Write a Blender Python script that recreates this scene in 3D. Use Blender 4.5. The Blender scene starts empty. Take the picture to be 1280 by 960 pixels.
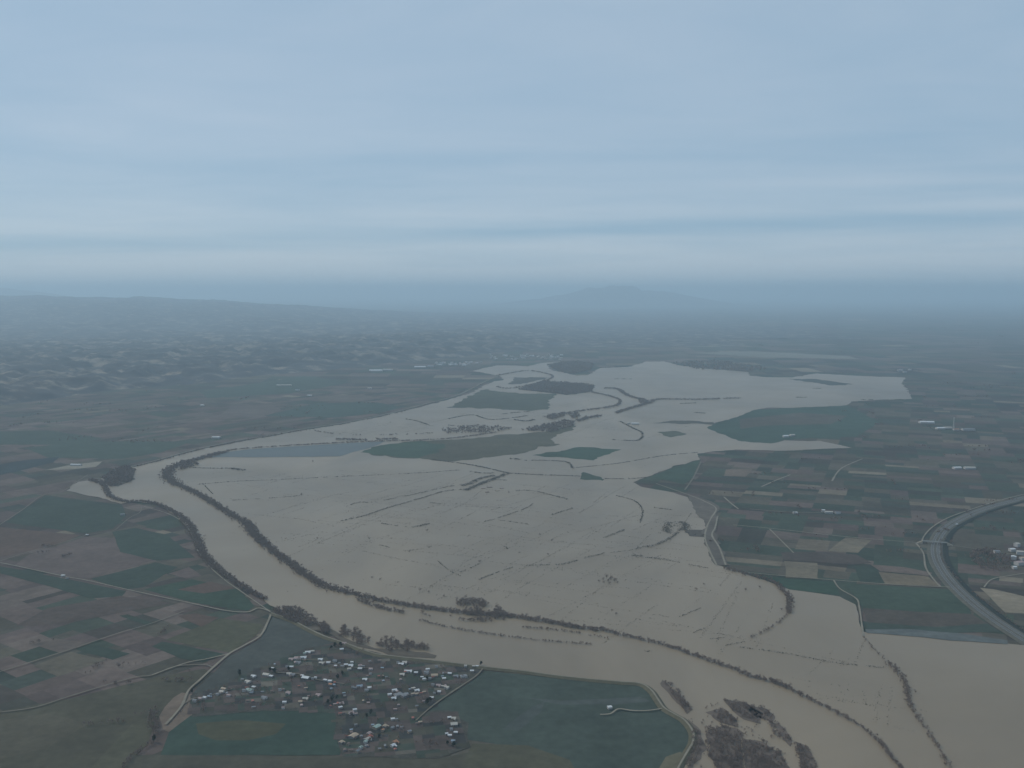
import bpy, math, random
import numpy as np
from mathutils import Vector
from mathutils.geometry import tessellate_polygon
from mathutils import noise as mn
R = math.radians
random.seed(7); np.random.seed(7)
sc = bpy.context.scene
COL = sc.collection

# ------------------------------------------------------------------ camera, sky, sun, exposure
H = 800.0
FPX = 1280 * 35 / 36.0
PITCH = math.atan(115 / FPX)
cam_d = bpy.data.cameras.new('camera'); cam = bpy.data.objects.new('camera', cam_d); COL.objects.link(cam)
cam_d.sensor_width = 36; cam_d.lens = 35; cam_d.clip_start = 1; cam_d.clip_end = 400000
cam.location = (0, 0, H); cam.rotation_euler = (math.pi / 2 - PITCH, 0, 0)
sc.camera = cam
SUN_EL, SUN_AZ = 36, -62                 # degrees; azimuth measured from the view direction (+Y), clockwise
SUN_STRENGTH, SKY_STRENGTH, EXPOSURE = 1.6, 0.10, 0.06
HAZE_DENSITY = 4.5e-5
HAZE_COLOR = (0.68, 0.875, 1.0)
sc.view_settings.view_transform = 'Standard'; sc.view_settings.look = 'None'
sc.view_settings.exposure = EXPOSURE; sc.view_settings.gamma = 1.0
sc.view_settings.use_curve_mapping = False
sc.render.engine = 'CYCLES'
sc.cycles.max_bounces = 6; sc.cycles.diffuse_bounces = 2; sc.cycles.glossy_bounces = 2
sc.cycles.volume_bounces = 4; sc.cycles.transparent_max_bounces = 4
sc.cycles.use_denoising = True

world = bpy.data.worlds.new('World'); sc.world = world; world.use_nodes = True
nt = world.node_tree; N = nt.nodes; L = nt.links
N.clear()
def nd(t, **k):
    n = N.new(t)
    for a, b in k.items(): setattr(n, a, b)
    return n
def M(op, a, b=None, c=None, tree=None):
    tr = tree or nt
    n = tr.nodes.new('ShaderNodeMath'); n.operation = op
    for i, v in enumerate((a, b, c)):
        if v is None: continue
        if isinstance(v, (int, float)): n.inputs[i].default_value = v
        else: tr.links.new(v, n.inputs[i])
    return n.outputs[0]
out = nd('ShaderNodeOutputWorld')
sky = nd('ShaderNodeTexSky', sky_type='NISHITA', sun_disc=False)
sky.sun_elevation = R(SUN_EL); sky.sun_rotation = R(SUN_AZ); sky.altitude = 800
sky.air_density = 1.0; sky.dust_density = 0.7; sky.ozone_density = 1.5
bg = nd('ShaderNodeBackground'); bg.inputs['Strength'].default_value = SKY_STRENGTH
L.new(sky.outputs[0], bg.inputs['Color'])
# thin cirrostratus veil as a function of the viewing direction only
tc = nd('ShaderNodeTexCoord'); sp = nd('ShaderNodeSeparateXYZ'); L.new(tc.outputs['Generated'], sp.inputs[0])
dx, dy, dz = sp.outputs
zc = M('ADD', M('MAXIMUM', dz, 0.0), 0.045)
u = M('DIVIDE', dx, zc); v = M('DIVIDE', dy, zc)
cv = nd('ShaderNodeCombineXYZ')
L.new(M('MULTIPLY', u, 0.26), cv.inputs[0]); L.new(M('ADD', M('MULTIPLY', v, 0.42), M('MULTIPLY', u, 0.03)), cv.inputs[1])
n1 = nd('ShaderNodeTexNoise'); n1.inputs['Scale'].default_value = 1.0; n1.inputs['Detail'].default_value = 6; n1.inputs['Roughness'].default_value = 0.5
n1.inputs['Distortion'].default_value = 0.6
L.new(cv.outputs[0], n1.inputs['Vector'])
ydv = M('MAXIMUM', dy, 0.05)
e = M('DIVIDE', dz, ydv); a = M('DIVIDE', dx, ydv)
def band(c0, tilt, w, amp):
    t = M('SUBTRACT', e, M('ADD', M('MULTIPLY', a, tilt), c0))
    t = M('DIVIDE', t, w); g = M('POWER', 2.718, M('MULTIPLY', M('MULTIPLY', t, t), -1.0))
    return M('MULTIPLY', g, amp)
fac = M('ADD', M('MULTIPLY', n1.outputs['Fac'], 1.35), -0.13)
n2s = nd('ShaderNodeTexNoise'); n2s.inputs['Scale'].default_value = 3.3; n2s.inputs['Detail'].default_value = 7; n2s.inputs['Roughness'].default_value = 0.6; n2s.inputs['Distortion'].default_value = 1.2
L.new(cv.outputs[0], n2s.inputs['Vector'])
fac = M('ADD', fac, M('MULTIPLY', M('SUBTRACT', n2s.outputs['Fac'], 0.5), 0.42))
fac = M('ADD', fac, band(0.0600, 0.030, 0.0075, -0.40))       # blue gap low in the sky
fac = M('ADD', fac, band(0.077, 0.020, 0.008, 0.20))        # pale streak above it
fac = M('ADD', fac, band(0.125, 0.045, 0.016, -0.07))
fac = M('ADD', fac, band(0.30, -0.02, 0.06, -0.10))
fac = M('ADD', fac, band(0.020, 0.01, 0.028, 0.50))
fac = M('MINIMUM', M('MAXIMUM', fac, 0.0), 1.0)
ramp = nd('ShaderNodeValToRGB'); ramp.color_ramp.elements[0].color = (0.285, 0.46, 0.63, 1); ramp.color_ramp.elements[1].color = (0.53, 0.635, 0.75, 1)
L.new(fac, ramp.inputs[0])
cb = nd('ShaderNodeBackground'); L.new(ramp.outputs[0], cb.inputs['Color']); cb.inputs['Strength'].default_value = 0.88
mx = nd('ShaderNodeMixShader'); mx.inputs[0].default_value = 0.86; L.new(bg.outputs[0], mx.inputs[1]); L.new(cb.outputs[0], mx.inputs[2])
L.new(mx.outputs[0], out.inputs['Surface'])

sd = bpy.data.lights.new('sun', 'SUN'); sd.energy = SUN_STRENGTH; sd.angle = R(4); sd.color = (1.0, 0.92, 0.81)
sun = bpy.data.objects.new('sun', sd); COL.objects.link(sun)
sdir = Vector((math.sin(R(SUN_AZ)) * math.cos(R(SUN_EL)), math.cos(R(SUN_AZ)) * math.cos(R(SUN_EL)), math.sin(R(SUN_EL))))
sun.rotation_euler = sdir.to_track_quat('Z', 'Y').to_euler(); sun.location = (0, 0, 3000)

# ------------------------------------------------------------------ helpers
CP, SP = math.cos(PITCH), math.sin(PITCH)
def P(x, y, z=0.0):
    """point of the plain (height z) seen at x, y of the 1280 x 960 survey frame"""
    rx = (x - 640) / FPX; ry = (480 - y) / FPX
    d = Vector((rx, CP + ry * SP, -SP + ry * CP))
    t = (z - H) / d.z
    return Vector((d.x * t, d.y * t, z))
def Pn(pts): return [P(*p)[:2] for p in pts]

def link(o, parent=None):
    COL.objects.link(o)
    if parent: o.parent = parent
    return o
def tag(o, label=None, cat=None, group=None, kind=None):
    if label: o['label'] = label
    if cat: o['category'] = cat
    if group: o['group'] = group
    if kind: o['kind'] = kind
    return o
def empty(name, loc=(0, 0, 0), rz=0):
    o = bpy.data.objects.new(name, None); link(o); o.location = loc; o.rotation_euler.z = rz; return o
def mesh_obj(name, verts, faces, mat, parent=None, cols=None, smooth=False):
    me = bpy.data.meshes.new(name)
    me.from_pydata(verts, [], faces); me.update()
    for m in (mat if isinstance(mat, list) else [mat]): me.materials.append(m)
    if cols is not None:
        at = me.color_attributes.new('tint', 'FLOAT_COLOR', 'CORNER')
        arr = []
        for f, c in zip(faces, cols): arr += [c[0], c[1], c[2], 1.0] * len(f)
        at.data.foreach_set('color', arr)
    if smooth: me.polygons.foreach_set('use_smooth', [True] * len(faces))
    return link(bpy.data.objects.new(name, me), parent)

def newmat(name):
    m = bpy.data.materials.new(name); m.use_nodes = True
    t = m.node_tree; b = t.nodes['Principled BSDF']
    return m, t, b
def mottled(name, col=None, rough=0.9, amp=0.25, scales=(0.004, 0.03), attr=False, spec=0.2, warm=0.0, bump=0.0):
    """matt surface; base colour (or the 'tint' colour of each parcel) broken up by two sizes of noise in metres"""
    m, t, b = newmat(name)
    tcn = t.nodes.new('ShaderNodeNewGeometry')
    if attr:
        a_ = t.nodes.new('ShaderNodeAttribute'); a_.attribute_name = 'tint'; base = a_.outputs['Color']
    else:
        rgb = t.nodes.new('ShaderNodeRGB'); rgb.outputs[0].default_value = (*col, 1); base = rgb.outputs[0]
    cur = None
    for i, s in enumerate(scales):
        n = t.nodes.new('ShaderNodeTexNoise'); n.inputs['Scale'].default_value = s; n.inputs['Detail'].default_value = 5
        n.inputs['Roughness'].default_value = 0.6
        t.links.new(tcn.outputs['Position'], n.inputs['Vector'])
        val = M('ADD', M('MULTIPLY', M('SUBTRACT', n.outputs['Fac'], 0.5, tree=t), amp * 2.6, tree=t), 1.0, tree=t)
        cur = val if cur is None else M('MULTIPLY', cur, val, tree=t)
    vm = t.nodes.new('ShaderNodeVectorMath'); vm.operation = 'SCALE'
    t.links.new(base, vm.inputs[0]); t.links.new(cur, vm.inputs['Scale'])
    t.links.new(vm.outputs[0], b.inputs['Base Color'])
    b.inputs['Roughness'].default_value = rough
    b.inputs['Specular IOR Level'].default_value = spec
    return m
def plain(name, col, rough=0.8, spec=0.3):
    return mottled(name, col, rough, 0.10, (0.35, 1.7), spec=spec)

def fract(x, y, s):
    return mn.fractal(Vector((x * s, y * s, 3.1)), 1.0, 2.0, 4)
def densify(pts, step, amp, closed=True, scale=None):
    perpt = amp < 0; amp = abs(amp)
    """break a traced outline into short runs and let it wander like a real waterline"""
    out_ = []
    n = len(pts)
    for i in range(n if closed else n - 1):
        a_, b_ = pts[i], pts[(i + 1) % n]
        d = math.hypot(b_[0] - a_[0], b_[1] - a_[1]); k = max(1, int(d / step))
        for j in range(k):
            t_ = j / k; out_.append((a_[0] + (b_[0] - a_[0]) * t_, a_[1] + (b_[1] - a_[1]) * t_))
    if not closed: out_.append(pts[-1])
    if amp:
        s = scale or 1 / 90.0
        k_ = (lambda yy: max(0.5, yy / 3000)) if perpt else (lambda yy: 1.0)
        out_ = [(x + amp * k_(y) * fract(x, y, s), y + amp * k_(y) * 1.6 * fract(x + 900, y - 700, s)) for x, y in out_]
    return out_
def sheet(name, pts, z, mat, label=None, cat=None, step=None, amp=0, kind='structure', colour=None, px=True, parent=None):
    w = Pn(pts) if px else pts
    dist = sum(p[1] for p in w) / len(w)
    if amp: w = densify(w, step or max(20, dist * 0.006), amp * dist / 3000 if amp > 0 else amp)
    v3 = [Vector((x, y, 0)) for x, y in w]
    tris = tessellate_polygon([v3])
    fs = []
    for t_ in tris:
        a_, b_, c_ = (v3[i] for i in t_)
        if (b_ - a_).cross(c_ - a_).z < 0: t_ = (t_[0], t_[2], t_[1])
        fs.append(tuple(t_))
    o = mesh_obj(name, [(x, y, z) for x, y in w], fs, mat, parent, [colour] * len(fs) if colour else None)
    if label or cat or kind: tag(o, label, cat, None, kind)
    return o
def spline(pts, seg=6):
    p = [pts[0]] + list(pts) + [pts[-1]]; out_ = []
    for i in range(1, len(p) - 2):
        for k in range(seg):
            t_ = k / seg; q = []
            for j in range(2):
                a_, b_, c_, d_ = p[i - 1][j], p[i][j], p[i + 1][j], p[i + 2][j]
                q.append(0.5 * ((2 * b_) + (c_ - a_) * t_ + (2 * a_ - 5 * b_ + 4 * c_ - d_) * t_ * t_ + (3 * b_ - a_ - 3 * c_ + d_) * t_ ** 3))
            out_.append(tuple(q))
    out_.append(tuple(pts[-1])); return out_
def normals(w):
    nn = []
    for i in range(len(w)):
        a_ = w[max(0, i - 1)]; b_ = w[min(len(w) - 1, i + 1)]
        t_ = Vector((b_[0] - a_[0], b_[1] - a_[1])); t_ = t_.normalized() if t_.length > 1e-6 else Vector((1, 0))
        nn.append((-t_.y, t_.x))
    return nn
def ribbon(name, pts, prof, mat, label, cat, wob=0.0, kind='structure', seg=6, px=True, parent=None, taper=False):
    """prof: [(offset across, height), ...] swept along the traced line"""
    w = spline(Pn(pts) if px else pts, seg); nn = normals(w); vs, fs = [], []; k = len(prof)
    for i, ((x, y), (nx, ny)) in enumerate(zip(w, nn)):
        f = 1 + wob * fract(x, y, 1 / 60.0)
        for o_, z in prof: vs.append((x + nx * o_ * f, y + ny * o_ * f, z))
    for i in range(len(w) - 1):
        for j in range(k - 1):
            a_ = i * k + j; fs.append((a_, a_ + 1, a_ + k + 1, a_ + k)[::-1])
    o = mesh_obj(name, vs, fs, mat, parent)
    return tag(o, label, cat, None, kind)
def flat(w, z): return [(-w / 2, z), (w / 2, z)]
def bank(top, base, z0, z1): return [(-base / 2, z0), (-top / 2, z1), (top / 2, z1), (base / 2, z0)]

# ------------------------------------------------------------------ materials
FIELDM = mottled('field_soil_and_crop', attr=True, amp=0.33, scales=(0.0012, 0.009, 0.05), rough=0.95, spec=0.1)
GROUNDM = mottled('open_ground', (0.072, 0.068, 0.050), amp=0.35, scales=(0.0004, 0.002, 0.02), spec=0.1)
TRACKM = mottled('pale_dirt_track', (0.235, 0.208, 0.160), amp=0.25, scales=(0.02, 0.1), spec=0.1)
FAINTM = mottled('worn_field_track', (0.17, 0.15, 0.115), amp=0.2, scales=(0.02, 0.1), spec=0.1)
ASPHM = mottled('worn_asphalt', (0.115, 0.115, 0.11), amp=0.15, scales=(0.02, 0.2))
VERGEM = mottled('grass_verge', (0.105, 0.099, 0.078), amp=0.3, scales=(0.02, 0.1), spec=0.1)
SHADEVERGE = mottled('scrub_verge_painted_shade', (0.03, 0.036, 0.03), amp=0.3, scales=(0.02, 0.1), spec=0.1)  # scrub colour with the shade of the embankment painted into it
WHITEM = plain('white_road_paint', (0.45, 0.45, 0.43))
CONC = plain('pale_concrete', (0.34, 0.33, 0.30))
STEEL = plain('galvanised_steel', (0.35, 0.36, 0.37), 0.5)

def water_mat(name, c1, c2, rough, spec=0.5, scale=0.0011):
    m, t, b = newmat(name)
    g = t.nodes.new('ShaderNodeNewGeometry')
    mp = t.nodes.new('ShaderNodeMapping'); mp.inputs['Scale'].default_value = (1.0, 0.55, 1.0); mp.inputs['Rotation'].default_value = (0, 0, R(35))
    t.links.new(g.outputs['Position'], mp.inputs['Vector'])
    n = t.nodes.new('ShaderNodeTexNoise'); n.inputs['Scale'].default_value = scale; n.inputs['Detail'].default_value = 7; n.inputs['Distortion'].default_value = 1.2
    n.inputs['Roughness'].default_value = 0.62
    t.links.new(mp.outputs[0], n.inputs['Vector'])
    r = t.nodes.new('ShaderNodeValToRGB'); r.color_ramp.elements[0].position = 0.3; r.color_ramp.elements[1].position = 0.7
    r.color_ramp.elements[0].color = (*c1, 1); r.color_ramp.elements[1].color = (*c2, 1)
    t.links.new(n.outputs['Fac'], r.inputs[0]); t.links.new(r.outputs[0], b.inputs['Base Color'])
    n2 = t.nodes.new('ShaderNodeTexNoise'); n2.inputs['Scale'].default_value = 0.004; n2.inputs['Detail'].default_value = 3
    t.links.new(g.outputs['Position'], n2.inputs['Vector'])
    t.links.new(M('ADD', M('MULTIPLY', n2.outputs['Fac'], 0.16, tree=t), rough - 0.08, tree=t), b.inputs['Roughness'])
    b.inputs['IOR'].default_value = 1.33; b.inputs['Specular IOR Level'].default_value = spec
    n3 = t.nodes.new('ShaderNodeTexNoise'); n3.inputs['Scale'].default_value = 0.08; n3.inputs['Detail'].default_value = 4
    t.links.new(g.outputs['Position'], n3.inputs['Vector'])
    bp = t.nodes.new('ShaderNodeBump'); bp.inputs['Strength'].default_value = 0.25; bp.inputs['Distance'].default_value = 0.4
    t.links.new(n3.outputs['Fac'], bp.inputs['Height']); t.links.new(bp.outputs[0], b.inputs['Normal'])
    return m
FLOODM = water_mat('muddy_flood_water', (0.185, 0.142, 0.094), (0.292, 0.224, 0.148), 0.42, 0.4)
CLEARM = water_mat('clearer_standing_water', (0.085, 0.095, 0.088), (0.105, 0.112, 0.102), 0.45, 0.25)

# ------------------------------------------------------------------ ground and patchwork of parcels
GREEN = [(0.036, 0.055, 0.038), (0.042, 0.062, 0.042), (0.050, 0.066, 0.046), (0.040, 0.054, 0.042)]
OLIVE = [(0.078, 0.070, 0.050), (0.086, 0.076, 0.054), (0.070, 0.064, 0.048), (0.095, 0.083, 0.062)]
BROWN = [(0.108, 0.078, 0.066), (0.124, 0.090, 0.076), (0.094, 0.068, 0.060), (0.136, 0.104, 0.086)]
TAN = [(0.16, 0.130, 0.092), (0.18, 0.148, 0.105), (0.21, 0.175, 0.125)]
DARK = [(0.045, 0.045, 0.035), (0.05, 0.042, 0.035)]
def soft(c, k=0.22):
    m_ = (0.074, 0.068, 0.054); return tuple(a_ * (1 - k) + b_ * k for a_, b_ in zip(c, m_))
def pick(rng, w):
    pal = rng.choices([GREEN, OLIVE, BROWN, TAN, DARK], w)[0]
    c = soft(rng.choice(pal), 0.20); f = rng.uniform(0.85, 1.18)
    return tuple(min(1, k * f) for k in c)
def patchwork(name, x0, x1, y0, y1, rot, org, amin, weights, z, seed, label, aspect=2.4, keep=None, grow=0.0):
    rng = random.Random(seed); vs, fs, cs = [], [], []
    ca, sa = math.cos(rot), math.sin(rot)
    def wpt(a_, b_): return (org[0] + a_ * ca - b_ * sa, org[1] + a_ * sa + b_ * ca)
    def rec(q, depth):
        (ax, ay), (bx, by), (cx, cy), (dx_, dy_) = q
        l1 = math.hypot(bx - ax, by - ay); l2 = math.hypot(dx_ - ax, dy_ - ay)
        area = l1 * l2
        wc = wpt((ax + cx) / 2, (ay + cy) / 2); d = math.hypot(*wc)
        target = amin * (1 + grow * max(0, d - 3000) / 1000) ** 2 * rng.uniform(0.7, 2.6)
        if area < target or depth > 22:
            if keep and not keep(*wc): return
            i = len(vs); vs.extend([(*wpt(*p), z) for p in q]); fs.append((i, i + 1, i + 2, i + 3)); cs.append(pick(rng, weights)); return
        t1, t2 = rng.uniform(0.34, 0.66), rng.uniform(-0.03, 0.03)
        lp = lambda p, r_, t_: (p[0] + (r_[0] - p[0]) * t_, p[1] + (r_[1] - p[1]) * t_)
        a_, b_, c_, d_ = q
        if l1 * rng.uniform(0.75, 1.3) > l2 * (aspect if depth % 2 else 0.8):
            m1, m2 = lp(a_, b_, t1), lp(d_, c_, t1 + t2)
            rec((a_, m1, m2, d_), depth + 1); rec((m1, b_, c_, m2), depth + 1)
        else:
            m1, m2 = lp(a_, d_, t1), lp(b_, c_, t1 + t2)
            rec((a_, b_, m2, m1), depth + 1); rec((m1, m2, c_, d_), depth + 1)
    rec(((x0, y0), (x1, y0), (x1, y1), (x0, y1)), 0)
    return tag(mesh_obj(name, vs, fs, FIELDM, None, cs), label, 'farmland', None, 'structure')

g = mesh_obj('ground', [(-118000, -15000, -0.8), (118000, -15000, -0.8), (118000, 145000, -0.8), (-118000, 145000, -0.8)], [(0, 1, 2, 3)], GROUNDM)
tag(g, 'wide flat river plain reaching to the hazy horizon', 'plain', None, 'structure')
patchwork('far_farmland', -30000, 30000, -500, 64000, 0.0, (0, 0), 14000, (2.8, 3.4, 2.6, 0.7, 2.4), -0.4, 3, 'distant patchwork of small fields fading into blue haze', 2.0, grow=0.16)
patchwork('right_farmland', -7000, 7000, -7000, 7000, R(-20), (2600, 5000), 6500, (4.4, 3.4, 2.2, 0.45, 1.2), 0.12, 11, 'green and brown fields right of the flood', 2.6, grow=0.12, keep=lambda x, y: x > 150 + 0.02 * y and 300 < y < 8600 and x < y * 0.56 + 300)
patchwork('left_farmland', -7000, 7000, -7000, 7000, R(54), (-2400, 4600), 6000, (1.5, 3.0, 4.6, 0.10, 0.9), 0.0, 21, 'brown and dark green fields left of the river', 2.6, grow=0.10,
          keep=lambda x, y: x < 700 and 0 < y < 8200 and x > -y * 0.56 - 300)

# ------------------------------------------------------------------ traced fields
FG, FO, FB, FT = (0.033, 0.054, 0.038), (0.070, 0.072, 0.040), (0.120, 0.088, 0.076), (0.18, 0.150, 0.105)
TEAL = (0.066, 0.073, 0.064)
REDB = (0.105, 0.068, 0.052)
fields = [
 ('dark green crop field left of the river bend', FG, [(56,619),(152,631),(158,645),(141,661),(107,667),(6,653)]),
 ('reddish ploughed field at the left edge under the dark green one', REDB, [(-20,657),(101,669),(70,681),(17,693),(-20,702)]),
 ('large brown ploughed field between two tracks at the left', FB, [(107,671),(150,673),(150,690),(194,700),(112,723),(84,720),(17,707),(37,693)]),
 ('green field stepping down towards the river bank', FG, [(140,665),(169,660),(208,668),(244,697),(197,701),(150,690)]),
 ('long green field above the pale track', FG, [(112,724),(194,703),(222,709),(180,734),(157,737)]),
 ('small pinkish brown plot beside the riverside track', FB, [(211,717),(236,709),(253,720),(233,723)]),
 ('green triangle between pale track and riverside track', (0.034,0.064,0.040), [(180,737),(240,724),(298,737),(318,758),(309,764),(239,753)]),
 ('reddish strip across the green triangle', REDB, [(222,737),(262,727),(298,735),(255,742)]),
 ('dark green strip below the pale track at the left', FG, [(-10,706),(70,721),(157,739),(152,746),(112,748),(65,734),(-10,714)]),
 ('dull red brown band of ploughland', (0.085,0.063,0.052), [(60,760),(150,745),(215,754),(150,766),(70,782),(20,782)]),
 ('pinkish fallow rectangle', (0.125,0.098,0.08), [(41,806),(70,798),(114,804),(76,817)]),
 ('buff fallow field below the faint track', (0.115,0.098,0.07), [(41,833),(89,815),(133,825),(73,846)]),
 ('green wedge on the faint track', FG, [(95,812),(117,806),(163,817),(141,825)]),
 ('green strip beside the track fork', FG, [(190,808),(203,802),(282,818),(255,828),(225,823)]),
 ('olive field inside the bend of the village track', (0.082,0.080,0.046), [(206,800),(276,773),(329,781),(320,795),(287,816)]),
 ('narrow dark green strip', FG, [(149,770),(160,768),(192,779),(184,782)]),
 ('brown plot by the track junction', REDB, [(222,770),(244,767),(274,772),(252,784)]),
 ('dark olive field at the lower left', (0.074,0.068,0.044), [(-30,895),(89,873),(190,848),(255,836),(264,842),(234,866),(190,905),(170,930),(120,990),(-60,990)]),
 ('fallow corner at the bottom left', (0.088,0.078,0.052), [(-30,905),(60,892),(110,905),(60,935),(-40,960)]),
 ('pale olive field along the diagonal ditch', (0.085,0.080,0.050), [(165,905),(196,893),(185,930),(150,965),(90,985)]),
 ('bare trampled earth round the track end', (0.20,0.150,0.112), [(228,866),(240,868),(236,884),(246,902),(244,916),(222,920),(204,912),(198,896),(206,884),(218,872)]),
 ('teal green pasture between the track and the village', TEAL, [(341,772),(386,784),(416,804),(380,812),(345,830),(300,845),(270,862),(240,868),(287,821),(325,799)]),
 ('dark green meadow south of the village', (0.038,0.068,0.050), [(238,895),(300,880),(420,890),(440,905),(425,944),(200,945),(212,915)]),
 ('olive hollow in the dark meadow', (0.075,0.075,0.042), [(245,905),(300,900),(358,905),(345,918),(310,926),(270,926),(248,918)]),
 ('brownish strip along the bottom edge', (0.080,0.074,0.052), [(160,944),(560,946),(640,930),(720,955),(740,1000),(140,1000)]),
 ('broad teal green field behind the levee', (0.056,0.076,0.060), [(604,838),(708,850),(800,858),(812,868),(827,887),(855,905),(863,918),(858,940),(845,972),(700,972),(650,935),(585,925),(560,890),(532,890),(566,868),(594,848)]),
 ('wet streak with painted water glint along the top of the teal field', (0.078,0.092,0.082), [(655,872),(700,876),(760,874),(800,871),(813,877),(770,881),(700,881)]),  # glint on the wet field put in as a paler colour
 ('slanting streak of painted water glint in the teal field', (0.072,0.087,0.078), [(628,912),(655,890),(682,876),(676,890),(648,914)]),  # lighter field colour stands in for glint on the flooded grass
 ('olive corner of the teal field', (0.085,0.080,0.050), [(590,930),(660,932),(712,950),(735,990),(560,990)]),
 ('buff corner under the levee bend', (0.15,0.135,0.085), [(823,962),(832,946),(850,940),(856,944),(846,975),(820,975)]),
 ('tan stubble field under the crossing road', FT, [(1035,689),(1057,672),(1090,675),(1072,691)]),
 ('square tan field above the flood', FT, [(981,702),(1022,704),(1022,724),(982,722)]),
 ('tan field ending at the dirt track', (0.17,0.135,0.09), [(1097,715),(1160,721),(1175,733),(1107,730)]),
 ('green field between two tan ones', FG, [(1067,707),(1095,710),(1107,730),(1075,727)]),
 ('green strip along the edge of the flood', (0.034,0.070,0.045), [(935,717),(985,724),(1042,728),(1050,744),(987,737),(960,728)]),
 ('pink brown strip of ploughland', (0.14,0.105,0.085), [(1088,706),(1130,709),(1165,716),(1160,720),(1100,714)]),
 ('dark brown block of ploughland', (0.075,0.060,0.05), [(975,690),(1030,690),(1070,693),(1090,704),(1065,706),(980,700)]),
 ('dark green upper part of the big field by the motorway', (0.042,0.068,0.045), [(1052,729),(1186,737),(1212,760),(1215,770),(1150,770),(1078,762),(1072,748)]),
 ('brown middle part of the big field by the motorway', (0.080,0.066,0.052), [(1078,760),(1150,765),(1215,768),(1235,780),(1170,786),(1085,778)]),
 ('green lower part of the big field by the motorway', (0.045,0.066,0.050), [(1082,778),(1170,784),(1235,780),(1250,790),(1180,792),(1084,790)]),
 ('light tan field beyond the motorway', (0.23,0.19,0.135), [(1225,735),(1242,737),(1290,748),(1290,768),(1257,766)]),
 ('deep green block cut into by the flood', (0.040,0.076,0.052), [(882,535),(895,529),(920,522),(945,512),(995,510),(1060,507),(1100,528),(1070,546),(982,549),(965,556),(925,552),(907,545)]),
 ('brown streaks in the deep green block', (0.09,0.08,0.06), [(925,524),(1000,516),(1060,520),(1040,530),(960,532),(925,536)]),
 ('pink tan rectangle among the green fields', (0.17,0.13,0.10), [(907,587),(942,586),(932,596),(905,595)]),
 ('green field inside the wedge of dry land', (0.040,0.072,0.048), [(812,596),(845,584),(876,574),(866,597),(855,606),(830,600)]),
 ('pale beige strip in the haze beyond the river', (0.26,0.24,0.18), [(600,407),(640,404),(722,406),(720,409),(640,409)]),
 ('pale strip beyond the flooded plain', (0.2,0.19,0.14), [(815,431),(880,426),(935,430),(890,434)]),
 ('grey wet strip beyond the wood', (0.2,0.19,0.15), [(860,441),(940,439),(1060,445),(1075,449),(960,447)]),
 ('brown field on the far left bank', (0.13,0.105,0.085), [(395,496),(450,493),(478,498),(440,503),(400,501)]),
 ('brown strip north of the levee', (0.125,0.10,0.085), [(290,508),(340,506),(352,512),(330,522),(270,522)]),
 ('deep green field north of the levee', (0.038,0.068,0.052), [(395,504),(470,503),(505,509),(470,517),(420,522),(330,520)]),
 ('long green field at the hill foot', (0.045,0.072,0.05), [(250,490),(380,470),(440,478),(360,492),(260,498)]),
 ('dark green field at the far left', (0.040,0.064,0.045), [(-20,540),(60,538),(130,548),(90,556),(-20,556)]),
 ('green field above the left river bend', (0.042,0.068,0.048), [(30,560),(110,552),(240,552),(200,566),(150,574),(60,572)]),
]
for i, (lab, c, pts) in enumerate(fields):
    sheet('field', pts, 0.30 + 0.012 * i, FIELDM, lab, 'field', step=25, amp=2.5, colour=soft(c, 0.18))
sheet('village_ground', [(238,870),(270,860),(300,846),(345,828),(384,810),(418,806),(455,818),(489,824),(539,829),(603,838),(592,848),(562,868),(533,890),(560,888),(586,905),(585,935),(548,948),(430,947),(418,915),(420,892),(330,888),(240,897)], 1.0,
      mottled('gardens_and_yards', (0.068, 0.064, 0.052), amp=0.5, scales=(0.012, 0.045, 0.2), spec=0.1), 'dark patchy ground of gardens and yards between the village houses', 'ground', amp=6)

VPOLY = Pn([(240,872),(270,862),(300,848),(345,830),(384,812),(418,808),(455,820),(489,826),(539,831),(600,840),(590,848),(562,866),(533,888),(560,890),(582,905),(582,933),(548,945),(432,944),(421,915),(422,892),(330,886),(242,895)])
def inside(x, y, w):
    c = False; j = len(w) - 1
    for i in range(len(w)):
        if (w[i][1] > y) != (w[j][1] > y) and x < (w[j][0] - w[i][0]) * (y - w[i][1]) / (w[j][1] - w[i][1]) + w[i][0]: c = not c
        j = i
    return c
_s = GREEN, OLIVE, BROWN, TAN, DARK
GREEN = [(0.040, 0.060, 0.044), (0.050, 0.066, 0.050)]; OLIVE = [(0.062, 0.062, 0.046), (0.072, 0.068, 0.050)]; BROWN = [(0.085, 0.066, 0.060), (0.105, 0.080, 0.070)]; TAN = [(0.14, 0.125, 0.10)]; DARK = [(0.036, 0.040, 0.040), (0.045, 0.044, 0.044)]
patchwork('garden_plots', -1300, 900, -100, 1500, R(12), (-300, 1450), 420, (2.2, 2.6, 3.2, 0.35, 2.2), 1.1, 77, 'small garden plots in green, brown and purple tones between the village houses', 1.6, keep=lambda x, y: inside(x, y, VPOLY))
GREEN, OLIVE, BROWN, TAN, DARK = _s
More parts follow.
